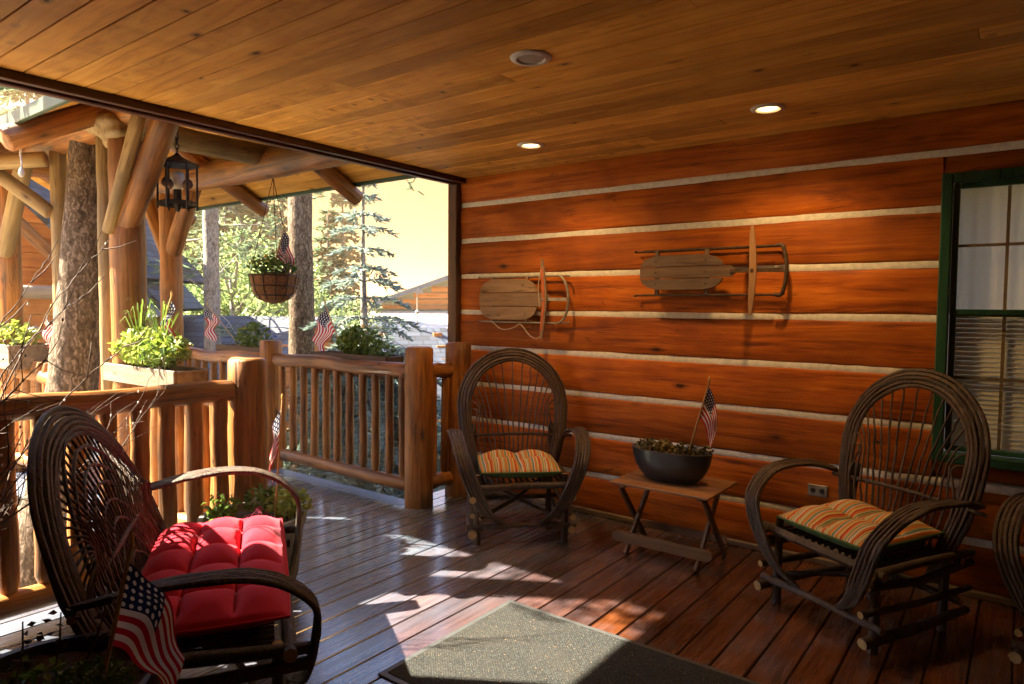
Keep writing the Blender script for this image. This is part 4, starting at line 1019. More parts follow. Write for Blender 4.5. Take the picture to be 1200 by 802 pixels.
# ================================================================ SLEDS
def sled(name, label, Y, deck, mid_end, zc, hw, bar_x, bar_h, run, bumper, mats, rope, roundb):
    wd, mt, bar = mats
    t = thing(name, label, 'sled', ((deck[0]+deck[1])/2, WALLY, zc))
    x0, x1 = deck; L = x1-x0
    def board(za, zb, ext=0, pr=0):
        # outline follows one common oval
        n = 22; lo, hi = [], []
        cx = (x0+x1)/2; H = hw*1.04
        def halfL(z): q = min(1, abs(z)/H); return L/2*(1-q**3.2)**(1/3.2)
        pts = []
        for i in range(n+1): z = za+(zb-za)*i/n; pts.append((cx+halfL(z)+(ext*(1-((z-(za+zb)/2)/((zb-za)/2))**2*.35) if ext else 0), zc+z))
        for i in range(n+1): z = zb+(za-zb)*i/n; pts.append((cx-halfL(z), zc+z))
        m = MB(); m.prism(pts, Y-.010-pr, Y+.006-pr, 0, 'Y'); return m.build('deck_board', wd, t)
    g = .004; h3 = hw*2/3
    board(-hw, -hw+h3-g); board(-h3/2+g/2, h3/2-g/2, mid_end-x1, .0015); board(hw-h3+g, hw)
    for xx in (x0+L*.2, x1-L*.2):
        MB().box((xx, Y+.016, zc), (.03, .02, run*2-.01), 0, .003).build('cross_bar', wd, t)
        for s in (-1, 1): MB().tube([(xx-.03, WALLY-.035, zc+s*run), (xx, Y+.016, zc+s*(run-.012)), (xx+.03, WALLY-.035, zc+s*run)], .007, 6).build('runner_strut', mt, t, True)
    for s in (-1, 1):
        m = MB(); m.box(((x0+bumper)/2-.03, Y+.02, zc+s*run), (bumper-x0-.08, .022, .013), 0, .003); m.build('side_rail', mt, t)
        pts = curve([(x0-.07, WALLY-.06, zc+s*(run+.01)), (x0, WALLY-.035, zc+s*run), (bumper-.14, WALLY-.035, zc+s*run), (bumper-.03, WALLY-.06, zc+s*run), (bumper+.0, Y+.012, zc+s*(run-.01))], 24)
        MB().tube(pts, .0065, 6).build('runner', mt, t, True)
    if roundb: pts = [V((bumper-.10+.10*math.cos(a*math.pi/16-math.pi/2), Y+.01, zc+run*math.sin(a*math.pi/16-math.pi/2))) for a in range(17)]
    else: pts = curve([(bumper-.06, Y+.01, zc-run), (bumper-.012, Y+.01, zc-run+.01), (bumper+.012, Y+.01, zc), (bumper-.012, Y+.01, zc+run-.01), (bumper-.06, Y+.01, zc+run)], 20)
    MB().tube(pts, .010 if roundb else .013, 8).build('bumper', mt, t, True)
    MB().box(((mid_end+bumper)/2-.015, Y-.016, zc), (bumper-mid_end+.03, .006, .026), 0, .002).build('steering_strap', mt, t)
    m = MB(); pts = []
    for i in range(13):
        q = i/12*2-1; pts.append((bar_x+.012*math.cos(q*3)*(1 if roundb else .4)-.021*(1-abs(q)**6*.55)*(1.1-.35*abs(q)), zc+q*bar_h))
    for i in range(13):
        q = 1-i/12*2; pts.append((bar_x+.012*math.cos(q*3)*(1 if roundb else .4)+.021*(1-abs(q)**6*.55)*(1.1-.35*abs(q)), zc+q*bar_h))
    m.prism(pts, Y-.034, Y-.020, 0, 'Y'); sb = m.build('steering_bar', bar, t)
    if roundb:
        m = MB(); m.prism([(bar_x-.004+.010*math.cos(q*3*.1)-.009, zc+q*.1*bar_h*.78) for q in range(-10, 11)]+[(bar_x+.010*math.cos(-q*3*.1)+.009, zc-q*.1*bar_h*.78) for q in range(-10, 11)], Y-.0362, Y-.0335, 0, 'Y'); m.build('painted_stripe', plain('orange_sled_paint', (.45, .10, .02), .6), sb)
    MB().lathe([(.0, -.004), (.011, -.003), (.012, .0)], 12, (0, 0, 0)).build('bolt', mt, t, True, (bar_x, Y-.036, zc), Quaternion((1, 0, 0), -math.pi/2))
    for xx in (x0+L*.2, x1-L*.2):
        for zq in (-hw+h3*.5, 0, hw-h3*.5):
            MB().lathe([(.0, -.003), (.006, -.0025), (.007, .0)], 8, (0, 0, 0)).build('bolt', mt, t, True, (xx, Y-.013, zc+zq), Quaternion((1, 0, 0), -math.pi/2))
    if rope:
        pts = curve([(x0+.14, Y-.005, zc-run-.005), (x0+.24, Y-.01, zc-run-.06), (x0+.36, Y-.012, zc-run-.045), (x0+.43, Y-.012, zc-run-.015), (x0+.52, Y-.012, zc-run-.10), (bar_x-.06, Y-.02, zc-run-.125), (bar_x, Y-.03, zc-bar_h+.05)], 40)
        MB().tube(pts, .004, 6).build('rope', plain('cotton_cord', (.42, .34, .24), .9), t, True)
        MB().tube(curve([(bar_x-.012, Y-.04, zc+bar_h-.07), (bar_x-.045, Y-.03, zc+.1), (bar_x-.03, Y-.03, zc-.06)], 14), .004, 6).build('rope', plain('cotton_cord', (.42, .34, .24), .9), t, True)
    return t
SY = WALLY-.115
pale = wood('pale_sled_wood', (.12, .065, .03), (.25, .155, .085), (.33, .22, .13), 0, 1.2, .7, .5, .4, 0, (.9, 1.1), weather_or_sheen=((.20, .16, .12), .6), checks=.8)
sled('wooden_sled', 'pale wooden runner sled with orange-striped steering bar on the log wall', SY, (-3.68, -3.09), -2.97, 1.665, .165, -3.02, .315, .185, -2.81,
     (pale, plain('grey_metal', (.26, .24, .20), .5, .4, .3, 20), pale), True, True)
old = wood('old_sled_wood', (.05, .027, .016), (.11, .064, .04), (.165, .10, .065), 0, 1.2, .7, .5, .45, 0, (.9, 1.1), weather_or_sheen=((.14, .11, .09), .6), checks=.8)
sled('wooden_sled', 'dark weathered runner sled with tall plain steering bar on the log wall', SY, (-2.20, -1.60), -1.52, 1.85, .118, -1.405, .285, .155, -1.215,
     (old, plain('rusty_metal', (.07, .045, .03), .6, .5, .4, 30), wood('old_bar', (.16, .08, .035), (.24, .13, .06), (.30, .17, .09), 2, 1, .6)), False, False)
MB().tube(curve([(-2.23, SY, 2.0), (-2.27, SY, 1.95), (-2.235, SY, 1.88), (-2.19, SY, 1.84)], 12), .006, 6)

# ---- outlet on the wall
def outlet():
    c = on_y(958, 575, WALLY-.016)
    t = thing('wall_outlet', 'small weathered electric outlet plate low on the log wall', 'outlet', c)
    MB().box(c, (.115, .012, .072), 0, .004).build('plate', plain('grey_metal', (.26, .24, .20), .5, .4, .3, 20), t)
    for s in (-1, 1):
        MB().lathe([(0, -.003), (.014, -.003), (.017, .003)], 14, (0, 0, 0)).build('socket', plain('dark_socket', (.02, .02, .02), .5), t, True, c+V((s*.026, -.008, 0)), Quaternion((1, 0, 0), -math.pi/2))
outlet()

# ================================================================ TREES
NEED = lambda: leafmat('pine_needles', (.07, .125, .075), (.19, .28, .17), .45)
BLUE = lambda: leafmat('blue_spruce_needles', (.14, .20, .18), (.36, .45, .40), .4)
YEL = lambda: leafmat('sunny_leaves', (.13, .21, .07), (.32, .42, .17), .5)
BARK = bark_mat(); BARKG = bark_mat('grey_bark', (.07, .065, .06), (.25, .235, .21), (.40, .38, .34))
def gz(x, y):
    d = math.hypot(x+4, y-3); return -1.0-min(d, 40)*.045+.12*noise.noise(V((x*.3, y*.3, 0)))+.5*noise.noise(V((x*.05, y*.05, 4)))*min(1, d/20)
def trunk_part(t, pts, rs, n=18, mat=None, local=False):
    pts = curve(pts, 40); K = len(rs)-1
    rr = [rs[min(K, int(i/40*K))]*(1-(i/40*K-int(i/40*K)))+rs[min(K, int(i/40*K)+1)]*(i/40*K-int(i/40*K)) for i in range(41)]
    m = MB(); m.tube(pts, rr, n, True, 0, None, .12, random.random()*40); return m.build('trunk', mat or BARK, t, 'all', (0, 0, 0), None, not local)
def shoot(m, p, d, L, wd, mi=0):
    d = d.normalized(); a = d.orthogonal().normalized(); b = d.cross(a)
    g0 = random.random()*3.14
    for k in range(2):
        g = g0+k*math.pi/2; s = (a*math.cos(g)+b*math.sin(g))*wd*.5
        m.add([p-s*.5, p+s*.5, p+d*L*.5+s, p+d*L, p+d*L*.5-s], [(0, 1, 2, 3, 4)], mi)
def conifer_crown(m, z0, z1, r0, nwh, nbr, sh, L, wd, droop=.25, base=(0, 0), tm=None, density=1.0, rexp=.85):
    for i in range(nwh):
        f = (i+random.random()*.6)/nwh; z = z0+(z1-z0)*f; R_ = r0*(1-f)**rexp*random.uniform(.8, 1.1)+.08
        g0 = random.random()*6.28
        for k in range(nbr):
            g = g0+k*6.283/nbr+random.gauss(0, .25); d = V((math.cos(g), math.sin(g), 0)); R2 = R_*random.uniform(.6, 1.12)
            p0 = V((base[0], base[1], z)); pts = [p0+d*R2*q+V((0, 0, -droop*R2*q*q+.12*R2*math.sin(q*3.1)*(.6))) for q in (0, .25, .5, .75, 1)]
            tm.tube(pts, [.010+.012*R2, .008+.009*R2, .008, .005, .003], 5)
            ns = max(4, int(sh*R2*density))
            for q in range(ns):
                s = random.uniform(.18, 1)**.8; kk = min(3, int(s*4)); p = pts[kk].lerp(pts[kk+1], s*4-kk)
                sd = d.cross(V((0, 0, 1)))*random.choice((-1, 1)); dd = (d*random.uniform(.3, 1)+sd*random.uniform(.2, 1.0)+V((0, 0, random.gauss(-.1, .25))))
                off = sd*random.random()*R2*.22*(1.1-s)
                shoot(m, p+off, dd, L*random.uniform(.6, 1.3), wd)
# blue spruce just past the railing
sp = at_d(427, 400, 9.0); t = thing('blue_spruce', 'slender blue spruce with sparse leader, branches filling the view through the railing', 'tree', (sp.x, sp.y, gz(sp.x, sp.y)))
g0 = gz(sp.x, sp.y); trunk_part(t, [(sp.x, sp.y, g0-.1), (sp.x+.01, sp.y, .8), (sp.x-.02, sp.y, 2.3), (sp.x, sp.y, 3.75)], [.085, .06, .028, .008], 10, BARKG)
m = MB(); br = MB(); conifer_crown(m, g0+.15, 1.2, 1.75, 17, 11, 120, .12, .024, .30, (sp.x, sp.y), br, 1.25, .35)
conifer_crown(m, 1.15, 3.4, .78, 10, 6, 100, .10, .021, .20, (sp.x, sp.y), br, 1.0, .9)
o = br.build('branches', BARKG, t, 'all'); o['kind'] = 'stuff'; o = m.build('crown', BLUE(), t); o['kind'] = 'stuff'
# trunks beyond the railing with bare lower branches
def bare_branches(c, z0, z1, n, L, rr, seed):
    random.seed(seed); m = MB(); tips = []
    for i in range(n):
        z = random.uniform(z0, z1); g = random.random()*6.28; d = V((math.cos(g), math.sin(g), random.gauss(.05, .2))).normalized(); p = V((c[0], c[1], z)); pts = [p]; LL = L*random.uniform(.4, 1)
        for k in range(6):
            d = (d+V((random.gauss(0, .14), random.gauss(0, .14), random.gauss(-.03, .12)))).normalized(); pts.append(pts[-1]+d*LL/6)
            if k > 0:
                e = (d+V((random.gauss(0, .7), random.gauss(0, .7), random.gauss(0, .5)))).normalized(); q = [pts[-1], pts[-1]+e*LL*.18, pts[-1]+e*LL*.3+V((0, 0, -.05))]; m.tube(q, [rr*.3, rr*.22, rr*.12], 4); tips += q[1:]
        m.tube(pts, [rr*(1-.8*k/6) for k in range(7)], 5); tips += pts[3:]
    return m, tips
for px_, D, r_, lab, sd in ((353, 9.5, .165, 'stout straight pine trunk behind the hanging basket', 3), (248, 13, .145, 'pale pine trunk between portico post and hanging basket', 5)):
    c = at_d(px_, 330, D); g = gz(c.x, c.y); t = thing('pine_tree', lab, 'tree', (c.x, c.y, g))
    trunk_part(t, [(c.x+.03, c.y, g-.2), (c.x, c.y, 1.5), (c.x-.02, c.y, 6), (c.x, c.y, 13)], [r_*1.25, r_*1.02, r_*.9, r_*.4], 18, BARK if sd == 3 else BARKG)
    m, tips = bare_branches(c, 1.2 if sd == 5 else 3.2, 7, 26 if sd == 5 else 10, 2.6, .022, sd); o = m.build('dead_branches', BARKG, t, 'all'); o['kind'] = 'stuff'
    n_ = MB()
    for q in tips:
        if random.random() < .45:
            for _ in range(7): shoot(n_, q+V((random.gauss(0, .05), random.gauss(0, .05), random.gauss(0, .05))), V((random.gauss(0, 1), random.gauss(0, 1), random.gauss(.1, .5))), .22, .03)
    cm_ = MB(); conifer_crown(n_, 6.5, 13.2, 1.9, 12, 7, 22, .35, .07, .2, (c.x, c.y), cm_, 1, .7); o = n_.build('crown', NEED(), t); o['kind'] = 'stuff'
    o = cm_.build('branches', BARKG, t, 'all'); o['kind'] = 'stuff'
# pine growing up beside the portico post
random.seed(21)
t = thing('pine_tree', 'rough-barked pine trunk rising through the portico beside its double post', 'tree', (-6.0, 2.0, -1.1))
trunk_part(t, [(-6.02, 1.80, -1.25), (-6.0, 2.04, .1), (-5.99, 2.19, 1.0), (-6.0, 2.33, 2.6), (-6.02, 2.45, 4.5), (-6.0, 2.5, 10)], [.25, .205, .175, .135, .11, .06], 26, BARK)
m = MB(); b_ = MB(); conifer_crown(m, 5.2, 10, 1.5, 9, 6, 20, .35, .07, .2, (-6, 2.5), b_, 1, .7); o = m.build('crown', NEED(), t); o['kind'] = 'stuff'; o = b_.build('branches', BARK, t, 'all'); o['kind'] = 'stuff'

t = thing('pine_tree', 'bare-limbed pine standing off the porch corner past the railing end', 'tree', (-5.75, .88, -1.1))
trunk_part(t, [(-5.8, .84, -1.25), (-5.75, .88, 1.0), (-5.74, .9, 3.0), (-5.8, .95, 9)], [.19, .15, .135, .06], 20, BARK)
random.seed(4); m, tips = bare_branches((-5.74, .9), 3.0, 6, 13, 1.1, .018, 12); o = m.build('dead_branches', BARKG, t, 'all'); o['kind'] = 'stuff'
n_ = MB()
for q in tips:
    if random.random() < .25:
        for _ in range(5): shoot(n_, q+V((random.gauss(0, .05), random.gauss(0, .05), random.gauss(0, .05))), V((random.gauss(0, 1), random.gauss(0, 1), random.gauss(.1, .5))), .16, .03)
b_ = MB(); conifer_crown(n_, 6.2, 9.5, 1.4, 8, 6, 20, .35, .07, .2, (-5.8, .95), b_, 1, .7); o = n_.build('crown', NEED(), t); o['kind'] = 'stuff'; o = b_.build('branches', BARK, t, 'all'); o['kind'] = 'stuff'
# background conifers and leafy trees: shared meshes, each copy a tree of its own
random.seed(33)
def proto_conifer(h, r, seed):
    random.seed(seed); tm = MB(); tm.tube([(0, 0, -1), (0, 0, h*.5), (0, 0, h)], [.022*h*.7, .014*h*.7, .02], 8)
    m = MB(); conifer_crown(m, h*.12, h*.99, r, 22, 7, 26, .42, .10, .35, (0, 0), tm, 1.0, .8)
    return tm.mesh('trunk', BARKG, 'all'), m.mesh('crown', NEED())
def proto_leafy(h, r, seed):
    random.seed(seed); tm = MB(); m = MB()
    tm.tube([(0, 0, -1), (.1, 0, h*.3), (0, .1, h*.75)], [.12, .09, .03], 8)
    for k in range(26):
        g = random.random()*6.28; z = random.uniform(h*.12, h*.92); q = r*math.sin(math.pi*min(.97, max(.12, (z/h)**.8)))*random.uniform(.3, 1); c = V((math.cos(g)*q, math.sin(g)*q, z))
        tm.tube([(0, 0, z*.7), c*.6+V((0, 0, z*.32)), c], [.04, .025, .01], 5)
        leaves(m, c, (r*.34, r*.34, r*.26), 150, .17, .6, 0, .2, .2, .6)
    return tm.mesh('trunk', BARKG, 'all'), m.mesh('crown', YEL())
PC = [proto_conifer(11, 2.0, 1), proto_conifer(13, 2.3, 2)]; PL = [proto_leafy(4.5, 1.9, 4), proto_leafy(5.5, 2.2, 6)]
random.seed(8)
def spot(px_):
    if px_ < 0: return 'half hidden behind the log cabin'
    if px_ < 168: return 'behind the portico posts and mossy roof'
    if px_ < 242: return 'between the braced portico post and the pale pine trunk'
    if px_ < 340: return 'between the pale pine trunk and the hanging basket'
    if px_ < 390: return 'just behind the stout pine trunk'
    return 'behind the slender blue spruce'
def bgtree(px_, D, kind, k, label, sc=1.0, rot=None):
    c = at_d(px_, 400, D); g = gz(c.x, c.y); nm = 'conifer_tree' if kind == 'c' else 'leafy_tree'
    t = thing(nm, label, 'tree', (c.x, c.y, g), random.random()*6.28, 'trees beyond the lodge roofs'); t.scale = (sc, sc, sc*random.uniform(.9, 1.1))
    P = (PC if kind == 'c' else PL)[k]
    link('trunk', P[0], t, (0, 0, 0), None, False); o = link('crown', P[1], t, (0, 0, 0), None, False); o['kind'] = 'stuff'
for px_, D, k, s in ((-30, 22, 0, 1), (40, 27, 1, 1.1), (105, 24, 0, 1), (185, 26, 1, 1.0), (222, 31, 0, 1.1), (268, 22, 1, .85), (300, 34, 0, 1.2), (332, 25, 1, .8), (385, 21, 0, .62), (402, 34, 1, .8), (150, 38, 1, 1.3), (250, 42, 0, 1.3)):
    bgtree(px_, D, 'c', k, ('big ' if s > 1.15 else 'small ' if s < .9 else 'tall ')+'dark conifer '+spot(px_), s)
for px_, D, k, s in ((215, 18, 0, 1.0), (275, 17, 1, .95), (310, 20, 0, 1.05), (345, 18, 1, .8), (395, 17, 0, .78), (405, 14.5, 1, .55), (425, 24, 1, .7), (180, 21, 1, 1.1), (240, 24, 0, 1.2), (120, 19, 0, 1)):
    bgtree(px_, D, 'l', k, ('low ' if s < .79 else 'broad ' if s > 1.02 else '')+'sunlit green leafy tree '+spot(px_), s)
# far wood as one mass
random.seed(90); m = MB(); tm = MB()
for i in range(70):
    a = random.uniform(-1.45, .22); D = random.uniform(48, 90); p = V((D*math.sin(-YAW+a*.9), D*math.cos(-YAW+a*.9), -3)); h = random.uniform(5, 9)*(1 if a < -.3 else .55)
    for q in range(60):
        f = random.random(); rr = (1-f)*h*.2+.15; g = random.random()*6.28; shoot(m, p+V((math.cos(g)*rr*random.random(), math.sin(g)*rr*random.random(), f*h)), V((math.cos(g), math.sin(g), -.2)), 1.1, .5)
o = m.build('distant_wood', NEED()); tag(o, 'far-off belt of conifers on the horizon', 'wood', None, 'stuff')

# ================================================================ LODGE BUILDINGS BEYOND
SHB = shingle_mat('blue_grey_shingle', (.05, .066, .095), (.02, .024, .034), .32, .15, .35)
def slab(t, name, a, b, c, d, th, mat):
    # roof slab from corner a (eave start), b (eave end), c (ridge end), d (ridge start); UV in metres
    a, b, c, d = V(a), V(b), V(c), V(d); n = (b-a).cross(d-a).normalized()
    if n.z < 0: n = -n
    m = MB(); L = (b-a).length; H = (d-a).length
    m.add([a+n*th, b+n*th, c+n*th, d+n*th, a, b, c, d], [(0, 1, 2, 3), (4, 7, 6, 5), (0, 4, 5, 1), (1, 5, 6, 2), (2, 6, 7, 3), (3, 7, 4, 0)])
    for i, q in enumerate(((0, 0), (L, 0), (L, H), (0, H))*2): m.uv[i] = q
    return m.build(name, mat, t)
def wall_box(t, name, p, q, h0, h1, th, mat):
    p, q = V(p), V(q); d = q-p; L = d.length; mid = (p+q)/2
    return MB().box((0, 0, 0), (L, th, h1-h0), 0, .01).build(name, mat, t, False, (mid.x, mid.y, (h0+h1)/2), Quaternion((0, 0, 1), math.atan2(d.y, d.x)))
WL2 = wood('lodge_log', (.22, .06, .01), (.42, .14, .025), (.54, .22, .05), 0, .6, .6, .4, .3)
GTR = plain('green_trim', (.05, .10, .08), .5, 0, .1, 5, 0); BTR = plain('blue_trim', (.10, .14, .18), .5, 0, .1, 5, 0)
# lodge with steep gable behind the portico
E1 = at_d(189, 366, 12.0); E2 = at_d(236, 363, 15.5)
rd = V((E2.x-E1.x, E2.y-E1.y, 0)).normalized(); lf = V((-rd.y, rd.x, 0)); z0 = E1.z
if lf.dot(Rt) > 0: lf = -lf
run, rise = 2.1, 2.6
N1 = V((E1.x, E1.y, z0))+lf*run+V((0, 0, rise)); N2 = V((E2.x, E2.y, z0))+lf*run+V((0, 0, rise))
t = thing('lodge', 'lodge with steep blue-grey shingled gable seen behind the portico posts', 'building', (E1.x+lf.x*run, E1.y+lf.y*run, gz(E1.x, E1.y)))
slab(t, 'roof', V((E1.x, E1.y, z0)), V((E2.x, E2.y, z0)), N2, N1, .09, SHB)
E3 = V((E1.x, E1.y, z0))+lf*2*run; E4 = V((E2.x, E2.y, z0))+lf*2*run
slab(t, 'roof', E4, E3, N1, N2, .09, SHB)
for A, B in ((V((E1.x, E1.y, z0)), N1), (E3, N1)):
    m = MB(); d = B-A; 
    o = MB().box((0, 0, 0), (.05, .20, d.length), 0, .01).build('bargeboard', BTR, t, False, (A+B)/2-rd*.04-V((0, 0, .07)), d.to_track_quat('Z', 'X'))
wa, wb = V((E1.x, E1.y, 0))+rd*.35+lf*.3, V((E1.x, E1.y, 0))+rd*.35+lf*(2*run-.3)
wc = V((E2.x, E2.y, 0))+lf*.3
for k in range(12):
    za = z0-2.6+k*.25; zz = za+.245
    if zz < z0+.1: wall_box(t, 'log', wa, wb, za, zz, .2, WL2); wall_box(t, 'log', wa+lf*.1, wc, za+.001, zz-.001, .2, WL2)
for k in range(9):
    za = z0+.1+k*.25; f = 1-(za+.25-z0)/rise
    if f > .05: wall_box(t, 'gable_log', wa.lerp(wb, .5-.47*f), wa.lerp(wb, .5+.47*f), za, za+.245, .18, WL2)
# cabin porch with log rafters at the far left
c0 = at_d(-40, 350, 9.6); c1 = at_d(64, 343, 10.4)
t = thing('log_cabin', 'dark log cabin gable with heavy rafters seen at the end of the walkway', 'building', (c0.x, c0.y, gz(c0.x, c0.y)))
bz = c1.z
u_ = (V((c1.x, c1.y, 0))-V((c0.x, c0.y, 0))).normalized(); back = V((Fd.x, Fd.y, 0)).normalized()
log('beam', V((c0.x, c0.y, bz))-u_*.5, V((c1.x, c1.y, bz))+u_*.25, .10, t, wood('grey_log', (.12, .1, .08), (.25, .21, .16), (.34, .29, .23), 2, 1, .7))
pk = V((c0.x, c0.y, 0))-u_*.2
for q, (dz, off) in enumerate(((0, 0), (.42, .5), (.0, 1.1))):
    a = V((c1.x, c1.y, bz+.12+dz))+back*off+u_*.4; b = V((pk.x, pk.y, bz+1.9+dz))+back*off; log('rafter', a, b, .10, t)
slab(t, 'roof', V((c1.x, c1.y, bz+.25))+u_*.75-back*.2, V((c1.x, c1.y, bz+.25))+u_*.75+back*3.5, V((pk.x, pk.y, bz+2.35))+back*3.5, V((pk.x, pk.y, bz+2.35))-back*.2, .08, SHB)
for k in range(9): wall_box(t, 'log', V((c0.x, c0.y, 0))-u_*.8+back*.5, V((c1.x, c1.y, 0))+u_*.2+back*.5, bz-.10-k*.24-.235, bz-.10-k*.24, .2, WL2)
for k in range(7): wall_box(t, 'gable_log', V((c0.x, c0.y, 0))-u_*.8+back*1.3, V((c1.x, c1.y, 0))+u_*(.1-.2*k)+back*1.3, bz-.08+k*.24, bz-.08+k*.24+.235, .2, WL2)
# long low roof
a = at_d(150, 372, 15); b = at_d(372, 373, 13.4)
def low_roof(label, px0, px1, py0, py1, D0, D1, wall=True, pitch=.75, run=2.6):
    A, B = at_d(px0, py0, D0), at_d(px1, py1, D1); zr = (A.z+B.z)/2; d = V((B.x-A.x, B.y-A.y, 0)).normalized(); n = V((d.y, -d.x, 0))
    if n.dot(Fd) > 0: n = -n
    t = thing('low_outbuilding', label, 'building', ((A.x+B.x)/2, (A.y+B.y)/2, zr-run*pitch-1.6))
    A = V((A.x, A.y, zr)); B = V((B.x, B.y, zr)); dn = V((0, 0, -run*pitch))
    slab(t, 'roof', A+n*run+dn, B+n*run+dn, B, A, .07, SHB); slab(t, 'roof', B-n*run+dn, A-n*run+dn, A, B, .07, SHB)
    ba, bb = A+n*(run-.3), B+n*(run-.3)
    for k in range(5): wall_box(t, 'log', ba, bb, zr-run*pitch-.05-k*.26-.255, zr-run*pitch-.05-k*.26, .2, WL2)
    for e in (A+d*.25, B-d*.25):
        for k in range(10):
            f = 1-(k*.26)/(run*pitch)
            if f > .05: wall_box(t, 'gable_log', e+n*(run-.3)*f, e-n*(run-.3)*f, zr-run*pitch+k*.26-.05, zr-run*pitch+k*.26+.2, .2, WL2)
    return t
low_roof('long low building with blue-grey shingle roof behind the pine trunks', 145, 378, 372, 374, 15.5, 13.2)
low_roof('near low shingle roof with a weathervane, past the spruce', 432, 522, 390, 386, 15.0, 15.6, True, .7, 2.2)
# gabled lodge with banded siding at right
def gable_lodge():
    D = 27.0; L0 = at_d(447, 356, D); pk = at_d(600, 302, D); R0 = at_d(760, 360, D)
    t = thing('lodge', 'distant lodge gable with orange siding bands and sunlit porch roof', 'building', (pk.x, pk.y, gz(pk.x, pk.y)))
    d = V((R0.x-L0.x, R0.y-L0.y, 0)).normalized(); n = V((Fd.x, Fd.y, 0)).normalized(); z0 = at_d(520, 366, D).z
    W_ = (R0-L0).length; hp = pk.z-L0.z; xm = (pk-L0).dot(d)
    cz = plain('pale_band', (.55, .52, .45), .8, 0, .1, 4, 0)
    zz = z0-2.2; k = 0
    while zz < pk.z-.1:
        f0 = max(0, (zz+.22-L0.z)/hp); xa = xm*f0+.05; xb = W_-(W_-xm)*f0-.05
        if xb-xa > .2:
            P, Q = V((L0.x, L0.y, 0))+d*xa, V((L0.x, L0.y, 0))+d*xb; wall_box(t, 'siding_log', P, Q, zz, zz+.20, .2, WL2); wall_box(t, 'chinking', P+n*.05, Q+n*.05, zz+.20, zz+.25, .14, cz)
        zz += .25
    bk = n*7
    slab(t, 'roof', L0-n*.5-d*.3-V((0, 0, .12)), L0+bk-d*.3-V((0, 0, .12)), pk+bk, pk-n*.5, .16, BTR); slab(t, 'roof', R0+bk+d*.3-V((0, 0, .12)), R0-n*.5+d*.3-V((0, 0, .12)), pk-n*.5, pk+bk, .16, BTR)
    a = at_d(425, 367, D); b = at_d(640, 369, D); a.z = b.z = z0
    slab(t, 'porch_roof', a-n*2.6-V((0, 0, .62)), b-n*2.6-V((0, 0, .62)), b, a, .06, plain('pale_metal_roof', (.55, .50, .40), .5, 0, .12, 2, 0))
    MB().box((0, 0, 0), ((b-a).length, .06, .10), 0, .01).build('flashing', GTR, t, False, (a+b)/2-n*.12+V((0, 0, .06)), Quaternion((0, 0, 1), math.atan2(d.y, d.x)))
    MB().box((0, 0, 0), ((b-a).length, .08, .16), 0, .01).build('eave_trim', BTR, t, False, (a+b)/2-n*2.66-V((0, 0, .66)), Quaternion((0, 0, 1), math.atan2(d.y, d.x)))
    for k in range(5): wall_box(t, 'porch_log', a-n*2.3, b-n*2.3, z0-.85-.26*k-.25, z0-.85-.26*k, .2, WL2)
gable_lodge()
# weathervane
def vane():
    D = 15.3; b = at_d(489, 388, D); tp = at_d(489, 343, D); t = thing('weathervane', 'thin weathervane with lettered arms on the low shingle roof', 'weathervane', b)
    st = plain('pale_steel', (.4, .38, .33), .4, .3, .1, 5, 0)
    MB().tube([b-V((0, 0, .15)), tp], .012, 6).build('pole', st, t, True); s = D/FPX
    c = at_d(489, 371, D); MB().lathe([(0, .05), (.04, .035), (.055, 0), (.04, -.035), (0, -.05)], 12, at_d(489, 366, D)).build('ball', st, t, True)
    MB().tube([c-Rt*.2, c+Rt*.2], .008, 6).build('arm', st, t); MB().tube([c-V((Fd.x, Fd.y, 0))*.2, c+V((Fd.x, Fd.y, 0))*.2], .008, 6).build('arm', st, t)
    X, Z = V((Rt.x, Rt.y, 0)), V((0, 0, 1)); q = c+X*.24
    m = MB(); m.tube([q+X*a+Z*z for a, z in ((-.07, .06), (-.035, -.06), (0, .03), (.035, -.06), (.07, .06))], .010, 5); m.build('letter_w', st, t)
    q = c-X*.24; m = MB(); m.tube([q+X*a+Z*z for a, z in ((-.05, .06), (.04, .06), (.04, -.06), (-.05, -.06))], .010, 5); m.tube([q+X*.04, q-X*.03], .010, 5); m.build('letter_e', st, t)
    a = tp; MB().prism([(-.13, 0), (-.05, .03), (.02, .10), (.10, .06), (.14, -.02), (.05, -.03)], -.008, .008, 0, 'Y').build('figure', st, t, False, a, Quaternion((0, 0, 1), YAW))
vane()

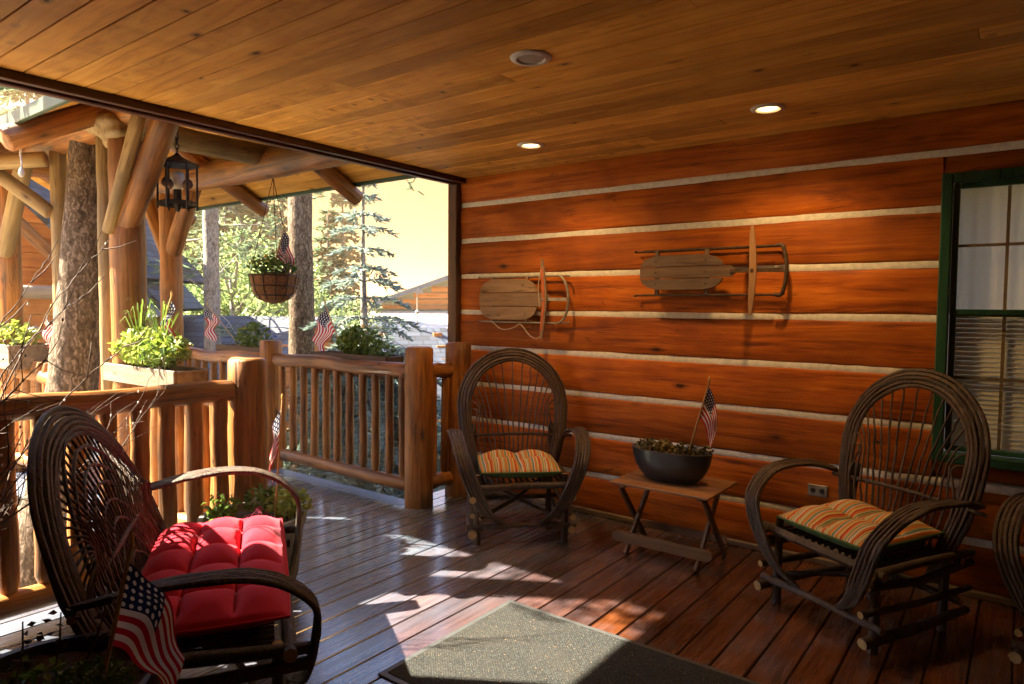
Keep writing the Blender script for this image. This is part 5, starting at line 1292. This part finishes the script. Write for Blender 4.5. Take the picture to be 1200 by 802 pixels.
# ================================================================ BARE TWIGS WITH SMALL LIGHTS, HANGING CORD
def twigs():
    random.seed(14); c = V((-3.62, .73, 0))
    t = thing('twig_arrangement', 'bare twigs strung with tiny lights in a crock near the loveseat back', 'twigs', c)
    MB().lathe([(0, .004), (.12, .004), (.15, .03), (.17, .2), (.15, .36), (.12, .40), (.11, .40), (.13, .3)], 28, c).build('crock', plain('brown_crock', (.07, .04, .025), .4), t, True)
    tw = plain('dark_twig', (.06, .035, .025), .8, 0, .4, 60); m = MB(); tips = []
    def grow(p, d, L, r, lv):
        pts = [p]
        for k in range(5):
            d = (d+V((random.gauss(0, .13), random.gauss(0, .13), random.gauss(.0, .12)))).normalized(); pts.append(pts[-1]+d*L/5)
            if lv and random.random() < .75: grow(pts[-1], (d+V((random.gauss(0, .6), random.gauss(0, .6), random.gauss(0, .5)))).normalized(), L*.5, r*.55, lv-1)
        m.tube(pts, [r*(1-.12*k) for k in range(6)], 5); tips.append(pts[-1]); tips.append(pts[3])
    for px_, py_, D, r in ((20, 500, 3.15, .007), (45, 520, 3.2, .006), (10, 470, 3.2, .007), (55, 485, 3.25, .006), (30, 545, 3.1, .006), (-20, 520, 3.1, .007), (0, 560, 3.1, .006), (60, 540, 3.2, .006), (5, 520, 3.0, .006), (-10, 450, 3.1, .007), (40, 495, 3.0, .005)):
        e = at_d(px_, py_, D); p = c+V((random.gauss(0, .03), random.gauss(0, .03), .38)); grow(p, (e-p).normalized(), (e-p).length, r, 2)
    for px_, py_, D in ((108, 340, 3.3), (135, 275, 3.4), (180, 392, 3.35), (60, 300, 3.3)):
        e = at_d(px_, py_, D); p = c+V((0, 0, .4)); md = at_d(max(-20, px_-110), (py_+560)/2, D-.1); pts = curve([p, md, md.lerp(e, .6)+V((0, 0, .04)), e], 22); pts = [q+V((random.gauss(0, .004), random.gauss(0, .004), random.gauss(0, .004))) for q in pts]
        m.tube(pts, [.0045*(1-.7*k/22) for k in range(23)], 5); tips += pts[14::3]
        for k in (10, 13, 16, 19):
            d = (pts[k+1]-pts[k-1]).normalized(); f = (d+V((random.gauss(0, .5), random.gauss(0, .5), random.gauss(0, .5)))).normalized(); m.tube([pts[k], pts[k]+f*.08, pts[k]+f*.16+V((0, 0, .02))], [.003, .0025, .0015], 4); tips.append(pts[k]+f*.16)
    m.build('twig', tw, t, 'all')
    b = MB()
    for q in tips[::5]: b.lathe([(0, .008), (.004, .004), (.005, 0), (.003, -.006)], 6, q)
    o = b.build('fairy_bulbs', plain('clear_bulb', (.6, .58, .55), .2, 0, .05, 3, 0), t, True); o['kind'] = 'stuff'
twigs()
a = on_y(24, 158, 1.68); t = thing('dangling_light', 'small white bulb dangling on a cord from the mossy eave', 'light', a-V((0, 0, .25)))
MB().tube(curve([a, a+V((.012, 0, -.06)), a+V((-.012, 0, -.12)), a+V((.008, 0, -.18)), a+V((0, 0, -.22))], 20), .007, 6).build('cord', plain('white_cord', (.6, .58, .52), .6), t, True)
MB().lathe([(.004, .02), (.014, .0), (.020, -.025), (.012, -.045), (0, -.05)], 12, a-V((0, 0, .23))).build('bulb', plain('white_cord', (.6, .58, .52), .6), t, True)

# ================================================================ HAZE
hz_ = MB().box((-6, 4, 7.0), (862, 862, 26)); t = NT('hazy_air'); t.t.nodes.remove(t.b)
pv = t.n('ShaderNodeVolumePrincipled'); pv.inputs['Color'].default_value = (1, .62, .30, 1); pv.inputs['Density'].default_value = .0032; pv.inputs['Anisotropy'].default_value = .25
t.l(pv.outputs[0], t.out.inputs['Volume']); o = hz_.build('haze', t.m); tag(o, 'pale summer haze in the air between porch and trees', 'haze', None, 'stuff')
